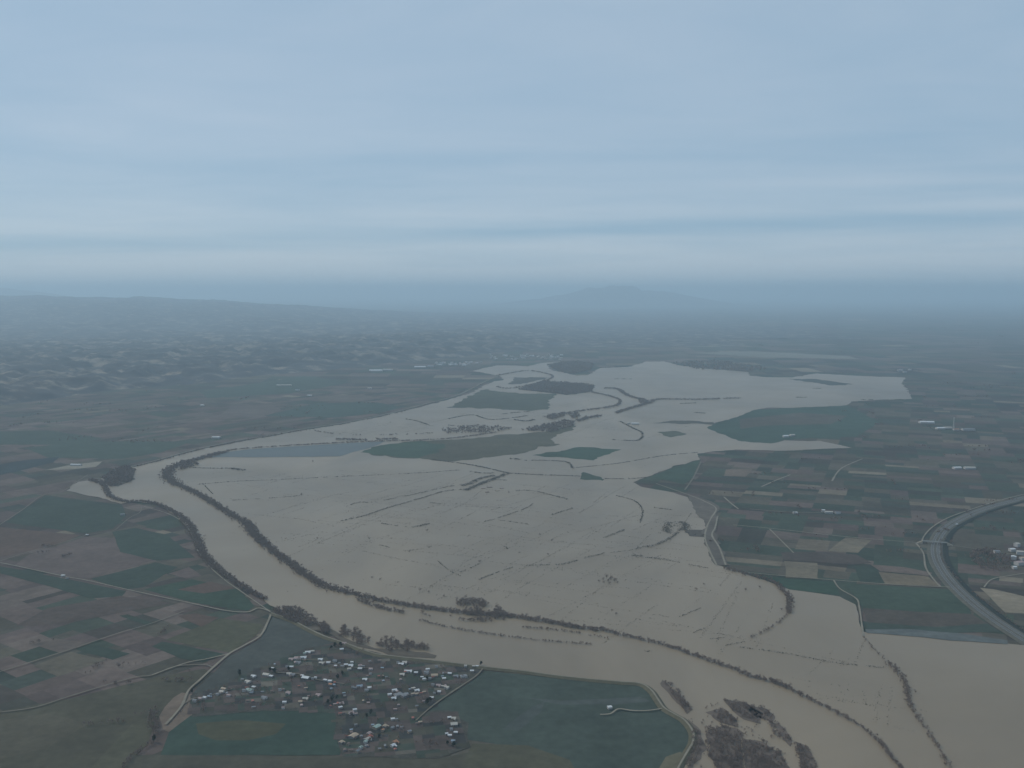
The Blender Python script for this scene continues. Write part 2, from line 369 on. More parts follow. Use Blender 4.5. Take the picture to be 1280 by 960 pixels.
# ------------------------------------------------------------------ flood water and what stays dry in it
flood = [(82,614),(112,620),(152,630),(169,627),(197,631),(219,644),(239,661),(250,681),(262,703),(284,723),(309,737),(337,757),
 (365,768),(390,782),(418,794),(428,804),(454,814),(489,821),(539,827),(604,835),(651,840),(708,848),(800,856),(814,865),(830,887),(855,902),
 (866,917),(860,941),(845,965),(820,1040),(900,1120),(1500,1120),(1500,850),(1330,812),(1258,805),(1200,800),(1140,795),(1085,791),(1079,790),(1074,772),(1069,756),(1050,746),
 (985,737),(965,729),(937,720),(912,712),(893,706),(880,675),(882,660),(878,645),(870,635),(860,622),(840,616),(802,609),(790,603),(807,597),(845,583),(874,575),(872,567),
 (920,562),(970,564),(1020,562),(1065,560),(1027,552),(982,551),(965,555),(925,552),(907,545),(882,535),(895,529),(920,522),(945,512),(960,510),(995,510),
 (1057,507),(1065,502),(1100,500),(1140,499),(1135,487),(1127,480),(1132,472),(1070,470),(1020,467),(990,472),(965,472),(937,470),(935,465),(882,461),(850,457),
 (830,452),(808,452),(785,459),(750,460),(742,465),(735,469),(720,470),(706,466),(690,463),(684,458),(694,455),(714,453),(700,452),(676,454),(660,458),(640,457),(620,457),
 (590,464),(608,467),(624,470),(630,475),(618,477),(606,482),(588,492),(560,500),(530,508),(475,521),(425,531),(375,539),(318,549),(253,562),(197,576),(169,583),(158,588),(140,590),(124,600),(96,603)]
FLOODW = Pn(flood)
sheet('flood_water', flood, 1.6, FLOODM, 'wide sheet of muddy grey brown flood water and swollen river', 'water', step=18, amp=-7)
dry = [
 ('brown dry field inside the river loop', (0.085,0.078,0.050), [(450,566),(480,556),(525,551),(560,551),(620,545),(645,543),(680,540),(710,533),(722,530),(716,538),(694,545),(686,550),(700,556),(672,560),(657,567),(610,572),(585,575),(560,577),(537,575),(507,574),(475,570)]),
 ('green western end of the dry field inside the loop', (0.040,0.074,0.046), [(450,566),(480,556),(525,552),(560,556),(545,566),(520,573),(507,573),(475,569)]),
 ('dark green strip left dry in the flood', (0.036,0.070,0.045), [(662,570),(700,564),(730,560),(775,562),(740,576),(700,573)]),
 ('small dark green oblong left dry in the flood', (0.045,0.070,0.048), [(727,591),(752,596),(752,602),(726,599)]),
 ('wooded flat inside the upper meander', (0.060,0.058,0.048), [(647,487),(680,477),(710,479),(742,482),(740,490),(710,494),(672,490)]),
 ('wooded flat at the far river fork', (0.055,0.055,0.048), [(684,457),(700,454),(725,452),(742,456),(738,463),(716,468),(700,465)]),
 ('low brown spit between far channels', (0.075,0.068,0.055), [(645,472),(690,472),(672,476),(652,480),(635,481)]),
 ('green ground north of the upper river', (0.070,0.078,0.052), [(560,510),(585,496),(605,487),(620,489),(650,492),(695,493),(685,502),(687,512),(660,514),(610,511)]),
 ('thin spit in the far right arm of the flood', (0.055,0.062,0.05), [(985,474),(1020,474),(1068,481),(1040,482)]),
 ('narrow bank across the right arm of the flood', (0.085,0.080,0.06), [(815,529),(850,526),(893,528),(893,531),(850,530)]),
 ('drowned meadow showing green in the flood', (0.085,0.095,0.065), [(822,541),(845,539),(858,543),(840,547)]),
 ('muddy bank beside the old channel', (0.13,0.11,0.09), [(860,618),(880,625),(898,634),(896,650),(893,668),(902,684),(911,706),(896,708),(884,690),(880,672),(880,655),(868,636)]),
 ('brown shoal beside the drowned farm', (0.10,0.085,0.07), [(858,664),(880,664),(880,672),(862,670)]),
 ('wooded ground at the left river bend', (0.070,0.060,0.050), [(128,600),(140,588),(160,584),(170,588),(166,600),(150,608),(134,606)]),
 ('brown shore below the near bank trees', (0.115,0.095,0.072), [(345,764),(365,762),(392,776),(420,795),(440,803),(470,812),(530,815),(545,821),(539,826),(489,820),(455,813),(428,804),(400,792),(370,780)]),
]
for i, (lab, c, pts) in enumerate(dry):
    sheet('dry_ground', pts, 2.0 + 0.012 * i, FIELDM, lab, 'ground', step=22, amp=14, colour=soft(c, 0.15))
sheet('standing_water', [(262,572),(280,566),(312,562),(375,558),(425,555),(482,552),(462,561),(440,566),(425,571),(325,572)], 2.3, CLEARM, 'clearer blue grey water pooled inside the river loop', 'water', amp=4)
sheet('damp_field_margin', [(1082,787),(1140,788),(1200,793),(1258,801),(1258,806),(1200,802),(1140,797),(1084,792)], 2.3, FIELDM, 'blue grey soaked ground along the field edge', 'ground', amp=6, colour=(0.105,0.115,0.108))
sheet('damp_ground', [(-30,588),(20,577),(75,571),(66,578),(20,590),(-30,600)], 1.0, FIELDM, 'dark damp scrubland at the left edge of the valley', 'ground', amp=6, colour=(0.030,0.042,0.042))
sheet('bare_gravel_strip', [(55,588),(85,582),(118,578),(128,577),(120,584),(90,587)], 1.3, TRACKM, 'pale gravel strip beside the white building', 'ground', amp=2)

# ------------------------------------------------------------------ tracks, levee, motorway
def track(lab, w, pts, m=TRACKM, z=2.6): return ribbon('track', pts, flat(w * 0.72, z), m, lab, 'track', wob=0.35)
track('pale track from the fork to the left edge of the photo', 5, [(-15,893),(41,886),(89,871),(163,849),(190,845),(220,834),(255,832),(266,836)], FAINTM)
track('pale branch joining the village track above the fork', 5, [(190,845),(220,834),(240,828),(258,825),(287,818)], TRACKM, 2.7)
track('main pale track from the levee down to the bare earth', 7, [(339,768),(334,780),(325,796),(305,808),(287,818),(266,836),(250,851),(236,864),(228,882),(218,895),(207,907)], TRACKM, 2.8)
track('straight pale track across the left fields', 6, [(-15,701),(28,710),(79,721),(112,727),(169,740),(239,755),(281,764),(309,766),(323,761),(337,765)], TRACKM)
track('narrow riverside track along the tree belt', 4.5, [(180,634),(205,641),(225,651),(239,667),(247,689),(262,709),(281,726),(298,738),(321,754),(338,766)], TRACKM, 2.7)
track('winding track from the farm beside the green field', 4, [(177,634),(175,641),(162,648),(150,658),(141,664),(112,669),(84,677),(28,693),(-10,706)], FAINTM)
track('track along the upper side of the dark green field', 5, [(110,594),(94,604),(79,614),(53,620),(28,638),(-10,663)], FAINTM)
track('faint track between the ploughed fields', 5, [(-10,844),(60,822),(114,804),(150,792),(190,780),(230,765)], FAINTM)
track('short track into the west end of the village', 5, [(228,882),(240,875),(258,872),(290,862)], FAINTM, 2.7)
track('village street rising to the levee', 5, [(604,836),(594,847),(564,867),(539,885),(520,902)], FAINTM, 2.7)
track('long village street behind the white roofs', 4, [(344,842),(370,843),(392,850),(430,856)], FAINTM, 2.7)
track('northern village street', 4, [(370,826),(400,827),(440,835),(465,836)], FAINTM, 2.75)
track('track on a low bank out to the lone building', 5, [(830,887),(810,890),(790,890),(773,888),(763,894),(750,895)], TRACKM, 3.4)
track('straight track along the flood edge at the right', 5, [(912,714),(960,719),(1042,726),(1125,732),(1190,735)], TRACKM)
track('dirt track running down into the flood', 6, [(1042,726),(1050,737),(1070,749),(1074,760),(1077,780),(1079,796)], TRACKM, 2.7)
track('dirt road crossing towards the motorway bridge', 6, [(917,657),(970,662),(1060,672),(1145,679),(1150,679.3)], TRACKM, 2.7)
track('road from the bridge to the right hand town', 6, [(1186,682),(1200,684),(1247,691),(1290,697)], FAINTM, 2.7)
track('crooked track south of the crossing road', 6, [(962,662),(977,677),(992,692)], TRACKM)
track('frontage track left of the motorway', 7, [(1145,680),(1154,692),(1157,710),(1166,724),(1175,734)], TRACKM, 2.8)
track('curved track towards the town beyond the motorway', 5, [(1230,735),(1240,725),(1265,720),(1290,716)], TRACKM)
track('left pale rim of the old channel', 8, [(820,605),(860,619),(880,627),(895,636),(889,648),(883,661),(882,677),(896,708)], TRACKM)
track('right pale rim of the old channel', 8, [(897,646),(894,660),(890,670),(899,685),(907,707)], TRACKM)
track('steep track climbing the wedge of dry land', 9, [(876,578),(867,597),(856,613)], FAINTM)
track('short pale track right of the wedge', 8, [(905,622),(914,630),(923,637)], TRACKM)
track('pale diagonal track in the right hand fields', 10, [(952,609),(970,601),(988,594)], TRACKM)
track('second pale diagonal track in the right hand fields', 10, [(1040,602),(1046,592),(1055,584),(1078,574)], TRACKM)
track('pale road behind the small white farms', 8, [(937,637),(990,641),(1040,641)], FAINTM)
track('curving road left of the motorway', 7, [(1290,616),(1250,626),(1215,637),(1185,648),(1165,660),(1155,671),(1152,679)], TRACKM, 2.6)
# levee: a real bank with a track on its crest
LEV = [(339,768),(365,777),(384,787),(405,797),(426,804),(440,809),(465,818),(489,822),(539,827.5),(604,835.5),(651,840.5),(708,848),(770,854),(800,856.5),(814,865),(822,876),(830,887),(844,895.5),(856,903),(866,917),(866,930),(860,941),(849,960),(835,990)]
lev = ribbon('levee', LEV, bank(5, 18, 1.2, 4.6), mottled('levee_grass', (0.105, 0.095, 0.062), amp=0.25, scales=(0.02, 0.1), spec=0.1), 'long earth levee holding the flood off the village fields', 'levee', kind='thing')
ribbon('crest_track', LEV, flat(3.6, 4.75), TRACKM, None, None, wob=0.3, kind=None, parent=lev)
NLEV = [(150,588),(169,583),(197,576),(225,568),(253,561),(300,551),(340,545),(375,537.5),(425,530),(475,520),(525,507.5),(570,495),(590,486),(607,477),(622,471)]
nl = ribbon('levee', NLEV, bank(7, 30, 1.2, 5.0), VERGEM, 'long far levee along the north bank of the river', 'levee', kind='thing')
ribbon('crest_track', NLEV, flat(7, 5.2), TRACKM, None, None, wob=0.3, kind=None, parent=nl)
# motorway
MW = [(1320,612),(1265,627),(1230,637),(1200,650),(1180,663),(1170,680),(1170,697),(1178,714),(1192,732),(1215,754),(1245,777),(1290,806),(1340,838)]
mww = Pn(MW)
ms = spline(mww, 10); mnrm = normals(ms)
def offs(d): return [(x + nx * d, y + ny * d) for (x, y), (nx, ny) in zip(ms, mnrm)]
ribbon('motorway_bank', ms, [(-24, 1.0), (-16, 2.6), (16, 2.6), (24, 1.0)], VERGEM, 'grassy strip carrying the motorway and its middle reserve', 'verge', px=False, seg=1)
for d, lab in ((-8, 'left'), (8, 'right')):
    ribbon('carriageway', offs(d), flat(8.5, 2.75), ASPHM, f'{"outer" if d < 0 else "inner"} carriageway of the curving motorway', 'road', px=False, seg=1)
    for dd in (-3.7, 3.7):
        ribbon('painted_line', offs(d + dd), flat(0.3, 2.80), WHITEM, f'{"outer" if dd < 0 else "inner"} edge line of the {"outer" if d < 0 else "inner"} motorway carriageway', 'road marking', px=False, seg=1)
side = 1 if mnrm[len(ms)//2][0] > 0 else -1
ribbon('scrub_slope', offs(side * 28), [(-9, 1.3), (-2, 2.4), (9, 1.25)], SHADEVERGE, 'scrubby slope with painted embankment shade on the inside of the motorway curve', 'verge', px=False, seg=1)

# ------------------------------------------------------------------ hills, plateau, mountains
def foot_y(x):      # foot of the eroded hills (world), from the traced line
    pts = FOOT
    if x <= pts[0][0]: return pts[0][1]
    for (x0, y0), (x1, y1) in zip(pts, pts[1:]):
        if x <= x1: return y0 + (y1 - y0) * (x - x0) / (x1 - x0)
    return pts[-1][1]
FOOT = sorted([tuple(P(*p)[:2]) for p in [(-150,530),(-40,512),(60,500),(130,490),(200,484),(290,474),(360,467),(430,461),(520,452),(620,442),(700,434)]])
FOOT = [(-16000, FOOT[0][1] - 300)] + FOOT
def terrain(name, x0, x1, y0, y1, nx, ny, hf, mat, label, cat, colf=None):
    xs = np.linspace(x0, x1, nx); ys = np.linspace(y0, y1, ny) if not callable(y0) else None
    vs = [(x, y, hf(x, y)) for y in ys for x in xs]
    fs = [(j * nx + i, j * nx + i + 1, (j + 1) * nx + i + 1, (j + 1) * nx + i) for j in range(ny - 1) for i in range(nx - 1)
          if max(vs[j * nx + i][2], vs[j * nx + i + 1][2], vs[(j + 1) * nx + i][2], vs[(j + 1) * nx + i + 1][2]) > -3.9]
    o = mesh_obj(name, vs, fs, mat, None, None, True)
    return tag(o, label, cat, None, 'structure')
def sst(t):
    t = max(0, min(1, t)); return t * t * (3 - 2 * t)
def hills(x, y):
    d = y - foot_y(x) + 320 * mn.noise(Vector((x / 700, y / 700, 0)))
    if d < 0: return -4.0
    xe = 1 - sst((x + 1200) / 3600)
    r = 1 - abs(mn.fractal(Vector((x / 430, y / 620, 1.7)), 0.95, 2.1, 6)) * 1.9
    r2 = 1 - abs(mn.noise(Vector((x / 170, y / 330, 5.0)))) * 1.7
    base = 88 * sst(d / 1300) + 30 * sst((d - 2500) / 4000)
    h = base * (0.30 + 0.70 * r) + 30 * r2 * sst(d / 400)
    h *= 0.25 + 0.75 * xe
    ramp_ = sst((y - 15500) / 19500) ** 1.15
    side_ = 1 - sst((x / y + 0.40) / 0.36)
    h = h * (1 - 0.45 * sst((d - 4000) / 6000)) + 575 * ramp_ * side_ + (30 + 0.0016 * y) * mn.fractal(Vector((x / 1900, y / 2600, 7.7)), 1, 2, 4) * sst((y - 13000) / 5000) * (0.25 + 0.75 * side_)
    if y > 35000: h -= (y - 35000) * 0.05
    return -4.0 + max(0, h)
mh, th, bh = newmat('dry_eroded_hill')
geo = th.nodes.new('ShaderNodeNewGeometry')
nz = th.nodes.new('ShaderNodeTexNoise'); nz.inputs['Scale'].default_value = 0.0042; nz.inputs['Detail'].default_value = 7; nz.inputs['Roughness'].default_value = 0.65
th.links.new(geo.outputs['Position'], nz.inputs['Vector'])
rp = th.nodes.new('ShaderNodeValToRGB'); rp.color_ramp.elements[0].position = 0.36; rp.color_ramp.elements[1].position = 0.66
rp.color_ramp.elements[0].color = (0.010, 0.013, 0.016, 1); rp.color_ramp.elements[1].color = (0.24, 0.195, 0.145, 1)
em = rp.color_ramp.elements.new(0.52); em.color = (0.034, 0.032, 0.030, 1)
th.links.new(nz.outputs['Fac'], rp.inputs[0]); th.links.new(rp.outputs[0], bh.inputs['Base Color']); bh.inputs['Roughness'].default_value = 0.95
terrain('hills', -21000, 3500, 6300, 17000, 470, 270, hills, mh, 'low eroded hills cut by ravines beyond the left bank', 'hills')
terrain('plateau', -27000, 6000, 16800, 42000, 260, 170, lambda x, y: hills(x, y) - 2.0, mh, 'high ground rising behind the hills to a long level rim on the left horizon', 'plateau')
def mountain(cx, w, hgt, y0, seed):
    def f(x, y):
        r = 1 - abs(mn.fractal(Vector((x / 3600, y / 4200, seed)), 0.9, 2.1, 5)) * 1.5
        g_ = math.exp(-((x - cx) / w) ** 2) * math.exp(-((y - y0) / 4200) ** 2)
        return -4 + max(0, hgt * g_ * (0.72 + 0.36 * r) - 60)
    return f
terrain('mountains', 2200 - 9000, 6000 + 9000, 50000, 66000, 130, 70, mountain(6300, 5200, 1190, 60000, 4.4), mh, 'faint mountain massif on the horizon right of centre', 'mountains')
terrain('mountains', -42000, -18000, 50000, 66000, 130, 70, mountain(-31500, 7000, 1130, 58000, 8.4), mh, 'faint low range on the left horizon', 'mountains')

# ------------------------------------------------------------------ trees
TW = plain('bare_twig_mass', (0.205, 0.152, 0.124), 0.9, 0.1)
BARK = plain('grey_bark', (0.12, 0.10, 0.085), 0.9, 0.1)
EVG = mottled('dark_evergreen_needles', (0.022, 0.036, 0.024), amp=0.3, scales=(0.3, 1.2), spec=0.15)
SHRUB = plain('dark_wet_hedge_twigs', (0.085, 0.078, 0.066), 0.9, 0.1)
def crown_tris(n, rx, rz, zc, size, seed, shell=0.35):
    """many small leaf and twig clumps scattered through an uneven crown"""
    rng = np.random.RandomState(seed)
    lob = rng.normal(size=(5, 3)) * np.array([rx, rx, rz]) * 0.42
    c = lob[rng.randint(0, 5, n)] + rng.normal(size=(n, 3)) * np.array([rx, rx, rz]) * 0.34
    c[:, 2] += zc
    a_ = rng.normal(size=(n, 3)); a_ /= np.linalg.norm(a_, axis=1)[:, None]
    b_ = np.cross(a_, rng.normal(size=(n, 3))); b_ /= np.linalg.norm(b_, axis=1)[:, None]
    s = size * rng.uniform(0.5, 1.4, n)[:, None]
    v_ = np.stack([c + a_ * s, c - a_ * s * 0.6 + b_ * s * 0.7, c - a_ * s * 0.5 - b_ * s * 0.7], 1).reshape(-1, 3)
    v_[:, 2] = np.maximum(v_[:, 2], 0.2)
    return v_
def limb(vs, fs, p0, p1, r0, r1, n=5):
    p0, p1 = Vector(p0), Vector(p1); ax = (p1 - p0).normalized(); q = ax.orthogonal().normalized(); w_ = ax.cross(q); b = len(vs)
    for p, r in ((p0, r0), (p1, r1)):
        for k in range(n): t_ = 2 * math.pi * k / n; vs.append(tuple(p + (q * math.cos(t_) + w_ * math.sin(t_)) * r))
    for k in range(n): fs.append((b + k, b + (k + 1) % n, b + n + (k + 1) % n, b + n + k))
def tree_meshes(kind, seed):
    rng = random.Random(seed); vs, fs = [], []
    hgt = 11.0
    limb(vs, fs, (0, 0, -1.2), (0.1, 0, 4.2), 0.38, 0.26, 6)
    limb(vs, fs, (0.1, 0, 4.2), (0.3, 0.2, 8.0), 0.26, 0.10)
    for k in range(7):
        t_ = k * 2.4 + rng.random(); z_ = 2.6 + k * 0.75
        limb(vs, fs, (0.1, 0, z_), (math.cos(t_) * rng.uniform(2, 3.4), math.sin(t_) * rng.uniform(2, 3.4), z_ + rng.uniform(1.8, 3.2)), 0.14, 0.04, 4)
    tm = bpy.data.meshes.new('trunk'); tm.from_pydata(vs, [], fs); tm.materials.append(BARK)
    if kind == 'bare': cvv = crown_tris(380, 4.4, 3.4, 6.4, 0.42, seed)
    else: cvv = crown_tris(420, 3.0, 4.2, 5.8, 0.75, seed)
    cm = bpy.data.meshes.new('crown'); cm.from_pydata(cvv.tolist(), [], [(3*i, 3*i+1, 3*i+2) for i in range(len(cvv)//3)])
    cm.materials.append(TW if kind == 'bare' else EVG)
    return tm, cm
BARE = [tree_meshes('bare', 100 + k) for k in range(5)]
EVER = [tree_meshes('ever', 200 + k) for k in range(3)]
def place_tree(name, meshes, x, y, z, s, rz, label, group, cat='tree'):
    t_ = empty(name, (x, y, z), rz); t_.scale = (s, s, s * random.uniform(0.85, 1.15)); tag(t_, label, cat, group)
    for me, nm in zip(meshes, ('trunk', 'crown')): link(bpy.data.objects.new(nm, me), t_)
    return t_

TREES = []      # x, y, size, label, group
rng = random.Random(5)
def belt(pts, w, dens, size, lab, grp, seg=6, clump=0.6):
    """trees along a traced line: w metres wide, dens trees per 100 square metres"""
    w *= 0.82; size *= 0.92
    ws = spline(Pn(pts), seg); nn = normals(ws)
    for i in range(len(ws) - 1):
        (x0, y0), (x1, y1) = ws[i], ws[i + 1]; L_ = math.hypot(x1 - x0, y1 - y0); n_ = L_ * w * dens * 1.7 / 100
        n_ = int(n_) + (rng.random() < n_ % 1)
        for _ in range(n_):
            t_ = rng.random(); o_ = rng.gauss(0, 0.27) * w
            x, y = x0 + (x1 - x0) * t_ + nn[i][0] * o_, y0 + (y1 - y0) * t_ + nn[i][1] * o_
            if fract(x, y, 1 / 55.0) < -clump * 1.1: continue
            TREES.append((x, y, size * rng.uniform(0.6, 1.25), lab, grp))
def inside(x, y, w):
    c = False; j = len(w) - 1
    for i in range(len(w)):
        if (w[i][1] > y) != (w[j][1] > y) and x < (w[j][0] - w[i][0]) * (y - w[i][1]) / (w[j][1] - w[i][1]) + w[i][0]: c = not c
        j = i
    return c
def wood(pts, dens, size, lab, grp, thr=-0.25, sc_=1 / 45.0):
    w = Pn(pts); xs = [p[0] for p in w]; ys = [p[1] for p in w]
    n_ = int((max(xs) - min(xs)) * (max(ys) - min(ys)) * dens / 100)
    for _ in range(n_):
        x, y = rng.uniform(min(xs), max(xs)), rng.uniform(min(ys), max(ys))
        if not inside(x, y, w) or fract(x, y, sc_) < thr: continue
        TREES.append((x, y, size * rng.uniform(0.6, 1.3), lab, grp))
INN = 'bare tree in the long belt on the inner bank of the river'
belt([(620,541),(570,548),(525,551),(455,553),(375,557),(300,562),(280,566)], 22, 1.3, 0.8, INN, 'inner bank trees')
belt([(280,566),(250,574),(225,581),(212,588),(209,597),(222,607)], 60, 1.4, 1.0, INN, 'inner bank trees')
belt([(222,607),(245,617),(270,632),(295,648),(310,659),(320,672),(337,686),(362,705),(385,722),(407,735),(430,741)], 40, 2.2, 0.95, INN, 'inner bank trees')
wood([(225,578),(245,576),(248,583),(225,588)], 1.6, 1.0, INN, 'inner bank trees')
wood([(303,650),(312,650),(325,668),(338,684),(325,682),(312,668)], 2.0, 1.1, INN, 'inner bank trees')
MID = 'bare tree in the thick belt through the middle of the flood'
belt([(430,741),(455,747),(480,753),(530,761),(575,767),(630,771),(675,777),(715,785),(752,789)], 26, 2.6, 0.95, MID, 'mid flood belt trees')
belt([(440,747),(480,762),(530,770),(590,776),(630,776)], 30, 1.6, 0.9, MID, 'mid flood belt trees', clump=0.15)
wood([(570,756),(582,749),(600,751),(620,760),(640,770),(628,776),(590,772)], 2.2, 1.0, MID, 'mid flood belt trees')
RGT = 'bare tree in the narrow belt curving to the lower right'
belt([(752,788),(776,795),(825,806),(871,822),(914,837),(941,848),(960,852),(987,863),(1014,877)], 15, 2.9, 0.85, RGT, 'right belt trees')
belt([(1014,877),(1050,895),(1082,914),(1106,938),(1128,965)], 12, 2.6, 0.8, RGT, 'right belt trees')
wood([(960,850),(985,856),(990,864),(970,858)], 2.0, 0.9, RGT, 'right belt trees')
LOW = 'low bare tree in the thin line standing in the open river'
belt([(525,776),(545,782),(580,789),(620,795),(660,800),(673,802),(741,807)], 8, 3.4, 0.6, LOW, 'thin line trees')
belt([(651,785),(687,788),(727,793)], 8, 3.4, 0.6, LOW, 'thin line trees')
belt([(735,795),(763,800)], 12, 1.2, 0.6, LOW, 'thin line trees')
NEA = 'bare tree on the near bank between river and riverside track'
belt([(112,600),(129,607),(138,621),(157,628),(183,628),(208,636),(233,652),(247,672),(256,695),(275,714),(298,731),(332,751)], 26, 2.6, 0.9, NEA, 'near bank trees')
belt([(225,650),(240,672),(250,695),(268,714)], 18, 1.8, 0.7, NEA, 'near bank trees')
wood([(124,604),(140,588),(160,583),(170,588),(164,603),(140,609)], 1.9, 1.0, 'bare tree in the clump at the left river bend', 'river bend trees')
belt([(169,584),(197,577.5),(231,568),(253,562),(309,551),(375,539)], 14, 1.4, 0.8, 'bare tree on the far levee', 'far levee trees', clump=0.2)
belt([(375,540),(450,527),(525,509),(607,479)], 8, 0.6, 0.8, 'bare tree on the far levee', 'far levee trees', clump=0.1)
VLB = 'bare purple grey tree between the levee and the river above the village'
wood([(340,764),(350,760),(372,762),(390,772),(398,780),(385,785),(365,779),(348,772)], 2.4, 1.0, VLB, 'levee foot trees', -0.5)
wood([(388,778),(404,782),(415,790),(405,795)], 2.0, 1.0, VLB, 'levee foot trees', -0.5)
for q in ([(398,786),(406,780),(413,787),(409,793),(400,792)], [(420,792),(428,784),(437,790),(435,798),(424,797)], [(437,794),(443,786),(452,793),(450,799),(440,798)], [(441,802),(452,796),(463,802),(460,808),(446,806)],
          [(470,808),(480,799),(497,801),(500,812),(486,816)], [(500,812),(505,803),(519,804),(524,812),(510,817)], [(519,812),(527,806),(538,810),(536,815)]):
    wood(q, 2.3, 1.0, VLB, 'levee foot trees', -0.6)
WD = 'bare tree in the flooded wood at the lower right'
for q in ([(828,852),(838,856),(852,868),(864,888),(858,892),(846,878),(834,862)], [(904,876),(930,880),(950,892),(948,906),(930,900),(912,886)], [(884,892),(905,888),(922,900),(922,912),(900,905)],
          [(880,912),(905,908),(930,920),(936,945),(932,968),(900,968),(884,945)], [(930,884),(952,884),(966,895),(964,902),(945,898)], [(958,900),(975,905),(990,925),(985,934),(968,920)],
          [(934,928),(955,928),(975,940),(986,965),(940,968)], [(993,930),(1008,935),(1024,962),(1000,966)], [(864,900),(872,912),(878,935),(866,962),(856,962),(866,935)]):
    wood(q, 3.6, 0.62, WD, 'flooded wood trees', -0.35, 1 / 30.0)
    sheet('scrub_ground', q, 2.0, FIELDM, 'purple brown scrub and mud under one patch of the flooded wood', 'ground', step=8, amp=-22, colour=(0.150, 0.118, 0.095))
wood([(884,880),(940,880),(1000,925),(1020,968),(860,968)], 0.45, 0.5, WD, 'flooded wood trees', 0.0)
CRV = 'bare tree in the curved belt at the right end of the flooded plain'
belt([(905,711),(937,720),(965,728),(980,740),(987,752),(985,767)], 24, 2.0, 0.85, CRV, 'curved belt trees')
belt([(985,767),(970,782),(937,799)], 9, 2.2, 0.6, CRV, 'curved belt trees')
RB = 'bare tree in the belt along the drowned track at the right'
belt([(1079,798),(1098,819),(1110,830)], 5, 2.2, 0.6, RB, 'drowned track trees')
belt([(1110,830),(1122,842),(1132,856),(1134,868),(1139,887)], 18, 2.0, 0.75, RB, 'drowned track trees')
belt([(1139,887),(1158,914),(1177,944),(1188,965)], 10, 2.4, 0.65, RB, 'drowned track trees')
FAR = 'bare tree in the far river woods'
wood([(647,487),(680,477),(710,479),(742,482),(740,490),(710,494),(672,490)], 0.55, 1.5, FAR, 'far river woods')
wood([(684,457),(700,454),(725,452),(742,456),(738,463),(716,468),(700,465)], 0.3, 1.9, FAR, 'far river woods')
wood([(650,538),(690,530),(705,526),(718,528),(715,534),(690,541)], 0.9, 1.3, FAR, 'far river woods')
wood([(550,538),(600,532),(640,536),(620,541),(560,543)], 0.4, 1.2, FAR, 'far river woods')
wood([(710,518),(722,516),(726,521),(715,524)], 0.9, 1.3, FAR, 'far river woods')
wood([(678,522),(690,519),(705,517),(706,521),(690,525)], 0.7, 1.3, FAR, 'far river woods')
belt([(722,527),(735,523),(750,520.5)], 50, 0.9, 1.2, FAR, 'far river woods')
belt([(735,490),(755,494),(772,499),(775,504),(765,509),(722,515),(700,519)], 24, 0.9, 1.2, FAR, 'far river woods')
belt([(755,486),(772,487),(785,495),(805,501),(807,505),(785,512),(770,517)], 36, 0.9, 1.2, FAR, 'far river woods')
wood([(798,499),(808,500),(809,506),(800,505)], 0.8, 1.3, FAR, 'far river woods')
belt([(810,505),(822,500),(850,500),(880,500),(900,499)], 40, 0.7, 1.2, FAR, 'far river woods')
belt([(905,499),(925,498.5)], 40, 0.5, 1.2, FAR, 'far river woods')
belt([(622,470),(660,464),(690,470),(680,477),(640,486),(620,484)], 22, 0.5, 1.3, FAR, 'far river woods')
belt([(420,550),(460,551)], 40, 0.8, 1.1, FAR, 'far river woods'); belt([(470,550),(498,550)], 36, 0.8, 1.1, FAR, 'far river woods')
belt([(392,539),(430,544),(500,544),(560,541),(620,537)], 14, 0.7, 0.9, FAR, 'far river woods', clump=0.05)
wood([(840,455),(900,452),(960,462),(935,466),(870,462)], 0.05, 3.0, FAR, 'far river woods')
wood([(1210,690),(1240,688),(1264,694),(1262,712),(1240,716),(1218,708)], 1.1, 1.1, 'dark tree in the grove beyond the motorway', 'motorway grove trees', -0.3)
belt([(1176,672),(1178,700),(1200,728),(1230,752),(1290,797)], 10, 1.4, 0.55, 'bare tree on the slope beside the motorway', 'motorway slope trees', clump=0.2)
belt([(152,962),(173,941),(190,930),(195,915),(193,900)], 10, 2.4, 0.7, 'bare tree along the diagonal ditch at the lower left', 'ditch trees')
wood([(188,890),(196,888),(200,910),(190,925),(182,920)], 1.6, 0.8, 'bare tree along the diagonal ditch at the lower left', 'ditch trees')
belt([(246,884),(252,874),(256,890)], 8, 2.0, 0.6, 'bare garden tree at the west end of the village', 'village garden trees')
GT = 'bare garden tree among the village houses'
wood([(260,862),(300,848),(384,812),(420,806),(500,826),(600,838),(560,868),(530,892),(430,890),(330,886),(262,880)], 0.42, 0.60, GT, 'village garden trees', -0.02, 1 / 40.0)
wood([(425,892),(575,900),(572,935),(430,945)], 0.36, 0.60, GT, 'village garden trees', 0.0, 1 / 40.0)
FT_ = 'bare tree along a field edge'
for (x0, x1, y0, y1, n) in ((880, 1290, 505, 700, 60), (0, 330, 610, 940, 16), (0, 560, 485, 560, 40), (880, 1290, 405, 505, 50)):
    for _ in range(n):
        x, y = rng.uniform(x0, x1), rng.uniform(y0, y1); p_ = P(x, y)
        if inside(p_.x, p_.y, FLOODW): continue
        a_ = rng.choice([R(-7), R(83), R(16)]) + rng.gauss(0, .1); L_ = rng.uniform(20, 60) * p_.y / 2500
        for k_ in range(rng.randint(3, 12)):
            t_ = rng.uniform(-1, 1) * L_
            TREES.append((p_.x + math.cos(a_) * t_ + rng.gauss(0, 3), p_.y + math.sin(a_) * t_ + rng.gauss(0, 3), rng.uniform(.4, .9) * (1 + p_.y / 12000), FT_, 'field edge trees'))

